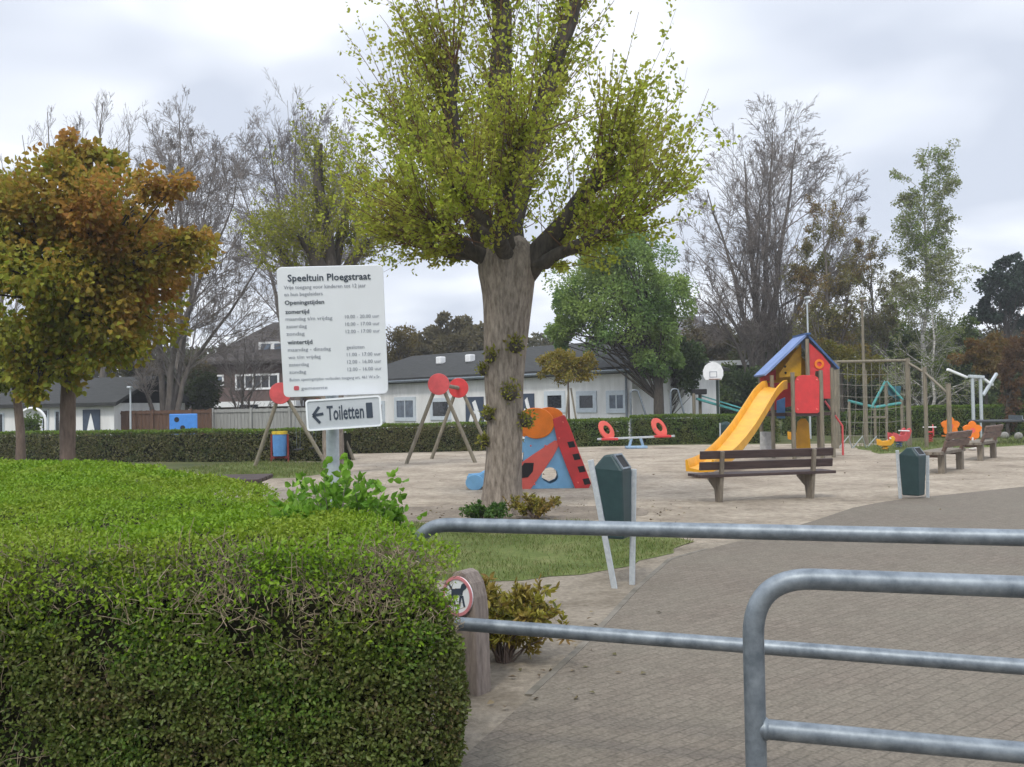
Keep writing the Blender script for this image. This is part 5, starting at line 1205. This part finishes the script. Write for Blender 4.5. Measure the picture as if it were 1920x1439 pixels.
# birch with fine pale leaves
bare_tree('slender birch with hazy pale green leaves at the right', 1738, 800, 45, [([(1738, 800), (1732, 650), (1738, 480), (1734, 360), (1742, 270)], 1.0)], .15,
          [(80, .08, .98, .8, .20, .02, .06, .30, 4), (9, .1, .95, .6, .55, -.08, .1, .5, 3), (4, .1, 1, .5, .6, -.16, .1, .6, 3)], 138, m=BIRCH, name='birch_tree', leaf=([(0.19, 0.22, 0.08), (0.27, 0.29, 0.12), (0.22, 0.25, 0.08)], .105, 6, [(0.13, 0.20, 0.03), (0.22, 0.28, 0.06)]), group=None)
bare_tree('white stemmed young birch between the tall posts and the right hedge', 1752, 800, 43, [([(1752, 800), (1750, 700), (1747, 600), (1745, 520)], 1.0)], .10,
          [(26, .25, .98, .8, .2, .02, .06, .35, 4), (6, .1, .95, .6, .55, -.05, .1, .5, 3)], 139, m=BIRCH, name='birch_tree', leaf=([(0.10, 0.15, 0.03), (0.16, 0.21, 0.04)], .10, 6, None), group=None)
# thin brown leafing trees right of centre
bare_tree('thin reddish brown budding tree between the tall bare tree and the birch', 1560, 800, 47, [([(1560, 800), (1556, 640), (1548, 500), (1540, 400)], 1.0), ([(1560, 700), (1590, 560), (1610, 470)], .7), ([(1560, 720), (1520, 560), (1500, 470)], .6)], .16,
          [(18, .15, .98, .6, .32, .08, .07, .45, 4), (8, .1, .95, .55, .5, .03, .1, .5, 3), (5, .1, 1, .5, .55, 0, .1, .6, 3)], 140, m=BARK_G, name='budding_tree', leaf=([(0.22, 0.12, 0.05), (0.25, 0.17, 0.06), (0.18, 0.16, 0.05)], .11, 8, [(0.15, 0.16, 0.04), (0.22, 0.22, 0.07)]), group=None)
bare_tree('hazy grey green tree just left of the birch', 1640, 800, 52, [([(1640, 800), (1640, 650), (1634, 520), (1630, 420)], 1.0), ([(1640, 700), (1675, 600), (1690, 520)], .7)], .16,
          [(18, .15, .98, .65, .36, .05, .07, .45, 4), (8, .1, .95, .55, .5, .0, .1, .5, 3), (4, .1, 1, .5, .55, -.03, .1, .6, 3)], 141, m=BARK_G, name='budding_tree', leaf=([(0.18, 0.19, 0.08), (0.23, 0.24, 0.10), (0.16, 0.13, 0.05)], .12, 8, [(0.15, 0.17, 0.06), (0.21, 0.17, 0.07)]), group=None)

def leafy(name, label, px, ybase, Y, blobs, cols, clump, n, leaf, seed, tr=.15, cat='tree', cscale=.5, ncl=60, trunk_m=BARK_D, cr=.33, hollow=.35, group=None, transl=.35, t0=.35):
    """crown made of leaf clumps; blobs: (px, py, rx, ry) ellipses in photo pixels at distance Y"""
    rng = np.random.default_rng(seed); b = at(px, ybase, Y); T = Tree(name, label, (b.x, b.y, 0), group=group, cat=cat); S = 1 / ppm(Y)
    tot = sum(r[2] * r[3] for r in blobs); Q, AA, CC = [], [], []
    for bx, by, rx, ry in blobs:
        c = np.array(at(bx, by, Y)) + np.array([0, rng.uniform(-.5, .5) * rx * S, 0]); rad = np.array([rx, rx * .9, ry]) * S; f = rx * ry / tot
        q, A, cc = blob_pts(c, rad * .9, max(6, int(ncl * f)), max(60, int(n * f)), rng, cr, hollow); Q.append(q); AA.append(A); CC.append(cc)
    Q, AA, CC = np.concatenate(Q), np.concatenate(AA), np.concatenate(CC); ok = Q[:, 2] > .02; Q, AA = Q[ok], AA[ok]
    ctr = CC.mean(0); top = np.array([b.x * .7 + ctr[0] * .3, b.y, max(.4, ctr[2])])
    P = resample(np.array([[b.x, b.y, -.1], [b.x, b.y, top[2] * .5], list(top)]), 8); V1 = tubes(P[None], np.linspace(tr, tr * .5, 8)[None], 10)
    k = len(CC); t = rng.uniform(t0, 1, k); st = P[(t * 7).astype(int)]; mid = (st + CC) / 2 + rng.normal(0, .15, CC.shape)
    V2 = tubes(np.stack([st, (st + mid) / 2, mid, CC], 1), np.full((k, 1), tr * .22) * np.linspace(1, .25, 4)[None], 4)
    V, F = V1; np_mesh('trunk', V, F, trunk_m, T.root, smooth=True); V, F = V2; np_mesh('branches', V, F, trunk_m, T.root)
    V, F = leaves(Q, AA + np.array([0, 0, -.2]), leaf, leaf * .7, rng); np_mesh('foliage', V, F, leafmat(name + '_leaves_%d' % seed, cols, clump, cscale, transl), T.root)
G1 = [(0.10, 0.18, 0.05), (0.15, 0.26, 0.07), (0.22, 0.34, 0.10), (0.12, 0.22, 0.055)]
leafy('green_tree', 'bushy fresh green tree right of the big trunk', 1236, 800, 41, [(1160, 540, 130, 120), (1075, 570, 65, 100), (1230, 590, 72, 110), (1160, 460, 85, 70), (1235, 670, 62, 60), (1045, 620, 40, 50)], G1, [(0.22, 0.31, 0.07), (0.28, 0.38, 0.10)], 58000, .115, 151, .25, ncl=150, hollow=.2)
leafy('brown_tree', 'dull brown budding tree mass behind the white building left of the big trunk', 850, 790, 68, [(850, 650, 80, 55), (790, 670, 60, 40), (885, 635, 50, 50), (830, 630, 50, 40)], [(0.13, 0.11, 0.055), (0.17, 0.14, 0.065), (0.11, 0.11, 0.05)], [(0.15, 0.13, 0.065)], 20000, .24, 152, .2, hollow=.05, ncl=90)
leafy('brown_bush', 'ochre brown bush beside the notice board above the dark roof', 750, 780, 62, [(750, 650, 38, 45)], [(0.15, 0.11, 0.03), (0.19, 0.15, 0.04), (0.10, 0.08, 0.03)], None, 3500, .15, 153, .1, 'bush')
leafy('globe_tree', 'small globe shaped tree with bronze yellow crown in front of the white building', 1067, 800, 38, [(1063, 684, 56, 38), (1035, 690, 30, 26), (1095, 688, 30, 28)], [(0.22, 0.20, 0.025), (0.30, 0.27, 0.04), (0.25, 0.15, 0.025), (0.19, 0.19, 0.025)], [(0.29, 0.18, 0.025), (0.26, 0.25, 0.04)], 8500, .10, 154, .06, ncl=70, trunk_m=BARK_B, t0=.86, hollow=.1)
leafy('pine_tree', 'dark blue green pine at the far right edge', 1890, 790, 62, [(1890, 540, 60, 50), (1860, 570, 40, 50), (1900, 500, 35, 28), (1925, 570, 50, 60), (1845, 600, 26, 26)], [(0.012, 0.03, 0.018), (0.022, 0.045, 0.026), (0.035, 0.06, 0.03)], None, 10000, .22, 155, .2, ncl=50, transl=.1)
leafy('orange_tree', 'small round tree with rusty orange leaves at the right behind the white tubes', 1850, 790, 42, [(1840, 672, 58, 38), (1890, 660, 45, 45), (1815, 665, 32, 26)], [(0.15, 0.09, 0.02), (0.20, 0.13, 0.03), (0.13, 0.11, 0.025)], [(0.22, 0.10, 0.03), (0.15, 0.12, 0.03)], 11000, .12, 156, .08, ncl=60, t0=.8, hollow=.1)
leafy('copper_shrub', 'tall russet brown shrub at the right edge beside the hedge', 1890, 815, 39, [(1893, 700, 24, 60), (1893, 770, 22, 42), (1912, 660, 26, 60)], [(0.13, 0.07, 0.03), (0.18, 0.10, 0.045), (0.10, 0.065, 0.03)], None, 5500, .10, 157, .08, 'shrub')
leafy('yellow_green_bush', 'yellow green bush behind the playhouse roof', 1580, 790, 44, [(1580, 665, 60, 38), (1550, 660, 35, 30), (1620, 690, 40, 36)], [(0.14, 0.15, 0.02), (0.21, 0.20, 0.03), (0.11, 0.13, 0.02)], [(0.19, 0.13, 0.02)], 5500, .12, 158, .08, 'bush')
GD = [(0.035, 0.06, 0.022), (0.058, 0.092, 0.032), (0.085, 0.125, 0.042)]
GB = [(0.065, 0.095, 0.026), (0.10, 0.14, 0.038), (0.14, 0.16, 0.05)]
GR = [(0.13, 0.10, 0.055), (0.17, 0.135, 0.075), (0.10, 0.095, 0.05)]
bg = [
 ('dark_shrub', 'dark evergreen shrub wall behind the rope net', 1610, 50, [(1600, 745, 90, 60), (1540, 740, 60, 60)], GD, GB, 9000, .15),
 ('dark_shrub', 'dark evergreen shrub behind the white tube structure', 1790, 47, [(1800, 730, 80, 60), (1850, 740, 60, 50)], GD, GB, 8000, .14),
 ('dark_shrub', 'dark evergreen shrub behind the basketball board and slide', 1400, 50, [(1390, 740, 70, 60), (1310, 755, 60, 40), (1440, 740, 50, 60)], GD, GB, 8000, .14),
 ('green_shrub', 'loose mid green shrub behind the birch trunk', 1800, 53, [(1800, 630, 60, 45), (1760, 660, 50, 50), (1700, 650, 40, 60)], [(0.06, 0.10, 0.02), (0.10, 0.15, 0.03), (0.13, 0.17, 0.04)], None, 8000, .14),
 ('brown_shrub', 'brown budding shrub left of the tall bare tree', 1330, 60, [(1330, 640, 70, 50), (1380, 660, 50, 50), (1290, 660, 50, 40)], GR, [(0.10, 0.10, 0.04)], 8000, .16),
 ('green_shrub', 'olive green shrub mass at the foot of the tall bare tree', 1480, 57, [(1470, 670, 70, 70), (1530, 640, 60, 70), (1420, 640, 50, 60)], [(0.08, 0.09, 0.03), (0.11, 0.11, 0.035), (0.13, 0.10, 0.04)], GB, 9000, .15),
 ('green_shrub', 'olive shrub mass below the birch crown', 1650, 59, [(1650, 640, 70, 60), (1700, 700, 60, 60)], [(0.07, 0.085, 0.03), (0.10, 0.11, 0.04)], GR, 8000, .15),
 ('dark_shrub', 'dark ivy green shrub between the left white building and the brick house', 340, 52, [(300, 715, 70, 60), (370, 720, 45, 60), (260, 690, 40, 40)], [(0.03, 0.04, 0.015), (0.05, 0.06, 0.022), (0.07, 0.07, 0.03)], GR, 7000, .14),
 ('dark_shrub', 'dark bush in front of the brick house at its left corner', 385, 50, [(385, 740, 40, 45)], [(0.035, 0.05, 0.015), (0.06, 0.08, 0.02)], None, 3000, .13),
 ('green_shrub', 'green bush at the far right end behind the pine', 1930, 50, [(1935, 720, 70, 70)], GB, GR, 5000, .15),
 ('green_shrub', 'dense green shrub below the fresh green tree', 1255, 44, [(1250, 690, 55, 60), (1290, 680, 45, 60)], [(0.04, 0.07, 0.02), (0.07, 0.11, 0.03), (0.09, 0.13, 0.035)], GD, 6000, .13),
 ('dark_shrub', 'dark shrub between the white building end and the flat roofed house', 1205, 50, [(1200, 740, 36, 46)], GD, None, 3000, .13),
]
for i, (nm, lb, px, Y, bl, c, cl, n, lf) in enumerate(bg):
    leafy(nm, lb, px, 795, Y, bl, c, cl, int(n * 1.5), lf * 1.25, 160 + i, .10, 'shrub', group='shrubs behind the playground', hollow=.05, ncl=90)
# far-off wood closing the view: reads as one mass
def far_wood():
    rng = np.random.default_rng(190); n = 90000; x = rng.uniform(-52, 60, n); y = 84 + rng.uniform(-3, 4, n)
    top = 7.0 + 1.5 * fbm(x, x * 0 + 2, .22, 191) + .9 * fbm(x, x * 0, .8, 192); z = rng.uniform(0, 1, n) ** .8 * top
    y = y + 1.5 * fbm(x, z, .5, 193)
    V, F = leaves(np.c_[x, y, z], rng.normal(0, 1, (n, 3)), .42, .30, rng)
    o = np_mesh('far_woodland', V, F, leafmat('far_woodland_leaves', [(0.05, 0.055, 0.02), (0.08, 0.075, 0.03), (0.10, 0.085, 0.04), (0.06, 0.07, 0.022)], [(0.09, 0.07, 0.035), (0.07, 0.09, 0.03)], .12, .3))
    tag(o, 'low brownish green band of distant wood behind the houses', 'woodland', kind='stuff')
far_wood()
# stakes of the little globe tree
for i, (x0, x1, lab) in enumerate(((1056, 1066, 'left'), (1088, 1070, 'right'))):
    p = at(x0, 800, 37.8); t = at(x1, 728, 37.9); o = MB().tube([(0, 0, -.1), (t.x - p.x, 0, t.z)], .035, 8).build('tree_stake', WOOD_POLE, None, smooth=True); o.location = (p.x, p.y, 0)
    tag(o, 'leaning wooden stake on the %s of the small globe shaped tree' % lab, 'stake', 'stakes of the globe tree')

# ------------------------------------------------------------------ buildings
class House:
    def __init__(s, name, label, A, B, cat='building'):
        s.A = Vector((A.x, A.y, 0)); s.rz = math.atan2(B.y - A.y, B.x - A.x); s.L = (Vector((B.x, B.y)) - Vector((A.x, A.y))).length
        s.root = thing(name, label, cat, s.A, s.rz); s.M = Matrix.Translation(s.A) @ Matrix.Rotation(s.rz, 4, 'Z'); s.I = s.M.inverted()
    def hit(s, px, py):
        o = s.I @ EYE; d = s.I.to_3x3() @ ray(px, py); t = -o.y / d.y; p = o + d * t; return p.x, p.z
    def rect(s, x0, y0, x1, y1):
        a = s.hit(x0, y1); b = s.hit(x1, y0); return a[0], a[1], b[0], b[1]
    def walls(s, D, h, m, ridge=None):
        mb = MB(); mb.box((s.L / 2, D / 2, h / 2 - .05), (s.L, D, h + .1))
        if ridge: mb.prism([(0.0, h - .001), (D, h - .001), (D / 2, ridge)], (s.L / 2, 0, 0), (0, 1, 0), (0, 0, 1), s.L - .004)
        return mb.build('wall', m, s.root)
    def gable_roof(s, D, h, ridge, m, ov=.35, th=.16):
        mb = MB(); k = (ridge - h) / (D / 2)
        for sg in (0, 1):
            y0 = -ov if sg == 0 else D + ov; z0 = h - ov * k
            V = [(-ov, y0, z0 + .01), (s.L + ov, y0, z0 + .01), (s.L + ov, D / 2, ridge + .01), (-ov, D / 2, ridge + .01)]; V += [(x, y, z + th) for x, y, z in V]
            mb._add(V, [(3, 2, 1, 0), (4, 5, 6, 7), (0, 1, 5, 4), (1, 2, 6, 5), (2, 3, 7, 6), (3, 0, 4, 7)])
        return mb.build('roof', m, s.root)
    def window(s, r, pane=GLASS, frame=FRAME, fw=.16, name='window', bars=0, out=.06):
        x0, z0, x1, z1 = r; cx, cz = (x0 + x1) / 2, (z0 + z1) / 2; w_, h_ = (x1 - x0), (z1 - z0)
        f_ = MB(); f_.ring([(-w_ / 2, -h_ / 2), (w_ / 2, -h_ / 2), (w_ / 2, h_ / 2), (-w_ / 2, h_ / 2)], [(-w_ / 2 + fw, -h_ / 2 + fw), (w_ / 2 - fw, -h_ / 2 + fw), (w_ / 2 - fw, h_ / 2 - fw), (-w_ / 2 + fw, h_ / 2 - fw)], (cx, -out / 2, cz), (1, 0, 0), (0, 0, 1), out)
        for b in range(bars):
            x = -w_ / 2 + fw + (w_ - 2 * fw) * (b + 1) / (bars + 1); f_.box((cx + x, -out / 2 - .003, cz), (.06, out, h_ - 2 * fw))
        fo = f_.build(name, frame, s.root); MB().box((cx, -.012, cz), (w_ - 2 * fw + .02, .02, h_ - 2 * fw + .02)).build('pane', pane, fo); return fo
# long white building
H = House('white_building', 'long low white building with dark tiled roof and small square windows behind the hedge', at(640, 770, 57.5), at(1186, 760, 42.0))
H.walls(6.5, 3.15, WHITE); ov = .35; L = H.L; mb = MB(); e = 3.16
V = [(-ov, -ov, e), (L + ov, -ov, e), (L + ov, 6.5 + ov, e), (-ov, 6.5 + ov, e), (2.6, 3.25, 4.6), (L - 2.2, 3.25, 4.6)]
mb._add(V + [(x, y, z - .14) for x, y, z in V[:4]], [(0, 1, 5, 4), (1, 2, 5), (2, 3, 4, 5), (3, 0, 4), (0, 6, 7, 1), (1, 7, 8, 2), (2, 8, 9, 3), (3, 9, 6, 0), (6, 9, 8, 7)]); mb.build('roof', ROOF, H.root)
MB().box((H.L / 2, -.06, 2.98), (H.L, .10, .22)).build('fascia', mat('dark_fascia', (.10, .10, .10), .7), H.root)
for r, p in (((741, 744, 780, 790), GLASS_B), ((808, 746, 846, 788), GLASS), ((1022, 733, 1060, 774), GLASS), ((1082, 733, 1119, 774), GLASS), ((1138, 732, 1176, 775), GLASS_B), ((690, 752, 722, 792), GLASS)):
    H.window(H.rect(*r), p, FRAME, .20, bars=1 if p is GLASS_B else 0)
for x0, x1, y0, y1 in ((875, 907, 744, 800), (976, 1002, 738, 798)):
    x0_, z0_, x1_, z1_ = H.rect(x0, y0, x1, y1); z0_ = .3; d_ = MB().box(((x0_ + x1_) / 2, -.03, (z0_ + z1_) / 2), (x1_ - x0_, .06, z1_ - z0_)).build('door', SHUT, H.root)
    cx, cz, w_, h_ = (x0_ + x1_) / 2, (z0_ + z1_) / 2 + .15, (x1_ - x0_) * .36, (z1_ - z0_) * .36
    k = MB(); k.prism([(-w_, -h_), (-w_ * .3, -h_), (w_ * .2, 0), (-w_ * .4, h_ * .1)], (cx, -.066, cz), (1, 0, 0), (0, 0, 1), .012); k.prism([(-w_ * .3, h_ * .7), (w_ * .2, h_ * .9), (w_, -h_ * .4), (w_ * .6, -h_ * .9)], (cx, -.066, cz), (1, 0, 0), (0, 0, 1), .012); k.build('white_stripe', WHITE_P, d_)
gt = MB(); gt.tube([(-.3, -.42, 2.98), (H.L + .3, -.42, 2.98)], .07, 8); gt.tube([(H.L - .25, -.10, 2.95), (H.L - .25, -.10, .0)], .05, 8); gt.build('gutter', GALV, H.root)
for x, y in ((783, 672), (838, 676)):
    s_, z_ = H.hit(x, y); MB().box((s_, 1.6, 4.1), (.4, .4, .40)).build('roof_vent', WHITE_P, H.root, bevel=.05)
# left white outbuilding
H = House('white_outbuilding', 'low white outbuilding with a dark door bearing a white diamond at the left edge', at(-60, 790, 46), at(214, 790, 44))
H.walls(5.5, 2.0, WHITE); H.gable_roof(5.5, 2.0, 3.1, ROOF)
x0_, z0_, x1_, z1_ = H.rect(157, 768, 188, 830); z0_ = .1
d_ = MB().box(((x0_ + x1_) / 2, -.03, (z0_ + z1_) / 2), (x1_ - x0_, .06, z1_ - z0_)).build('door', SHUT, H.root)
s_, zc = H.hit(172, 795); sc = 44 / F_PX; MB().prism([(-9 * sc, -16 * sc), (0, -20 * sc), (9 * sc, -16 * sc), (4 * sc, 6 * sc), (0, 20 * sc), (-4 * sc, 6 * sc)], (s_, -.066, zc), (1, 0, 0), (0, 0, 1), .012).build('white_diamond', WHITE_P, d_)
for r in ((80, 768, 92, 815), (104, 770, 114, 812), (-4, 775, 8, 815)): H.window(H.rect(*r), GLASS, FRAME, .05)
MB().box((H.L / 2, -.06, 1.93), (H.L, .10, .14)).build('fascia', bpy.data.materials['dark_fascia'], H.root)
# white garden arch
b = at(60, 815, 40); root = thing('garden_arch', 'white garden arch over greenery in front of the left outbuilding', 'arch', (b.x, b.y, 0))
zt = at(60, 766, 40).z; ww = 26 * 40 / F_PX
MB().tube([(-ww, 0, -.05), (-ww, 0, zt - ww)] + [(-ww * math.cos(t), 0, zt - ww + ww * math.sin(t)) for t in np.linspace(.2, 2.94, 12)] + [(ww, 0, zt - ww), (ww, 0, -.05)], .06, 8).build('hoop', WHITE_P, root, smooth=True)
leafy('green_bush', 'green bush filling the white garden arch', 58, 815, 40.6, [(58, 800, 22, 24)], [(0.08, 0.14, 0.02), (0.13, 0.19, 0.03)], None, 900, .12, 180, .05, 'bush')
# fences and garage
def fence(label, x0, x1, yt0, yt1, Y0, Y1, m, name='board_fence'):
    A, B = at(x0, 790, Y0), at(x1, 790, Y1); zt = (at(x0, yt0, Y0).z + at(x1, yt1, Y1).z) / 2; A.z = 0; rz = math.atan2(B.y - A.y, B.x - A.x); L = (Vector((B.x, B.y)) - Vector((A.x, A.y))).length
    root = thing(name, label, 'fence', A, rz); n = int(L / .16); mb = MB()
    for i in range(n): mb.box(((i + .5) * L / n, .003 * (i % 3), zt / 2 - .05 + .012 * (i % 2)), (L / n - .012, .025, zt + .1))
    mb.build('boards', m, root)
    for i in range(int(L / 1.8) + 2): MB().box((min(i * 1.8, L), -.06, zt / 2), (.09, .08, zt + .12)).build('post', m, root)
    MB().box((L / 2, -.035, zt - .1), (L, .03, .09)).build('rail', m, root)
fence('brown boarded fence behind the blue play board', 216, 396, 771, 769, 44.5, 44, REDFENCE)
fence('pale grey boarded fence in front of the brick house', 400, 592, 768, 765, 45, 44.5, GREYFENCE)
# brick house
H = House('brick_house', 'brown brick house with dark hipped roof and white window strip left of notice board', at(392, 780, 60), at(600, 778, 58), 'house')
H.walls(8.0, 4.55, BRICK)
e = 4.55; L = H.L; mb = MB(); ov = .5
V = [(-ov, -ov, e), (L + ov, -ov, e), (L + ov, 8 + ov, e), (-ov, 8 + ov, e), (2.2, 4, 7.2), (L - 1.0, 4, 7.2)]
mb._add(V + [(x, y, z - .18) for x, y, z in V[:4]], [(0, 1, 5, 4), (1, 2, 5), (2, 3, 4, 5), (3, 0, 4), (0, 6, 7, 1), (1, 7, 8, 2), (2, 8, 9, 3), (3, 9, 6, 0), (6, 9, 8, 7)]); rf = mb.build('roof', ROOF_B, H.root)
dm = MB(); x_, z_ = H.hit(500, 652); dm.box((x_, 1.5, z_), (1.9, 1.6, .8)); dmo = dm.build('dormer', WHITE_P, rf)
for k in (-.45, .45): MB().box((x_ + k, .69, z_ + .02), (.62, .04, .5)).build('dormer_pane', GLASS_B, dmo)
H.window(H.rect(442, 700, 524, 732), GLASS, WHITE_P, .12, bars=4)
H.window(H.rect(402, 703, 420, 724), GLASS_B, WHITE_P, .1)
r = H.rect(388, 752, 570, 764); gd = MB().box(((r[0] + r[2]) / 2, -.5, (r[1] + r[3]) / 2), (r[2] - r[0], 1.0, .32)).build('porch_roof', WHITE_P, H.root)
r = H.rect(466, 758, 500, 766); MB().box(((r[0] + r[2]) / 2, -1.012, (r[1] + r[3]) / 2 - .02), (r[2] - r[0], .02, .24)).build('porch_opening', GLASS, H.root)
# flat roofed house on the right
H = House('flat_roofed_house', 'dark flat roofed house with white roof edge behind the basketball board', at(1212, 770, 56), at(1412, 765, 54), 'house')
r = H.rect(1212, 684, 1412, 780); H.walls(7.0, r[3], mat('dark_house_wall', (.045, .05, .042), .9, c2=(.025, .03, .025), scale=2))
MB().box((H.L / 2, 3.3, r[3] + .12), (H.L + .5, 7.6, .26)).build('roof_edge', WHITE_P, H.root)
for q_ in ((1222, 690, 1248, 712), (1294, 690, 1316, 714)): H.window(H.rect(*q_), GLASS_B, WHITE_P, .12, bars=1)
for x0, x1, y in ((1212, 1254, 727), (1294, 1334, 729)):
    q_ = H.rect(x0, y - 4, x1, y + 4); MB().box(((q_[0] + q_[2]) / 2, -.25, (q_[1] + q_[3]) / 2), (q_[2] - q_[0], .5, .2)).build('canopy', WHITE_P, H.root)
# grey gabled house behind
H = House('gabled_house', 'grey roofed house with a white dormer glimpsed behind the green tree', at(1215, 770, 66), at(1300, 768, 65), 'house')
H.walls(7, 4.6, BRICK); H.gable_roof(7, 4.6, 7.4, mat('grey_roof_tiles', (.16, .16, .17), .85, c2=(.09, .09, .1), scale=5), .3)
x_, z_ = H.hit(1248, 642); dmo = MB().box((x_, 1.2, z_), (1.8, 1.6, .9)).build('dormer', WHITE_P, H.root); MB().box((x_, .39, z_), (1.3, .03, .5)).build('dormer_pane', GLASS_B, dmo)

# ------------------------------------------------------------------ the damp air of an overcast day
hz = MB(); hz.box((0, 120, 11.5), (330, 330, 25.0)); hm = bpy.data.materials.new('damp_air'); hm.use_nodes = True; ht = hm.node_tree; ht.nodes.clear()
ho = ht.nodes.new('ShaderNodeOutputMaterial'); hv = ht.nodes.new('ShaderNodeVolumePrincipled'); hv.inputs['Color'].default_value = (0.93, 0.95, 1.0, 1); hv.inputs['Density'].default_value = 0.0010; hv.inputs['Anisotropy'].default_value = 0.2
ht.links.new(hv.outputs[0], ho.inputs['Volume'])
tag(hz.build('haze', hm), 'thin pale haze of the overcast air over the playground', 'haze', kind='stuff')
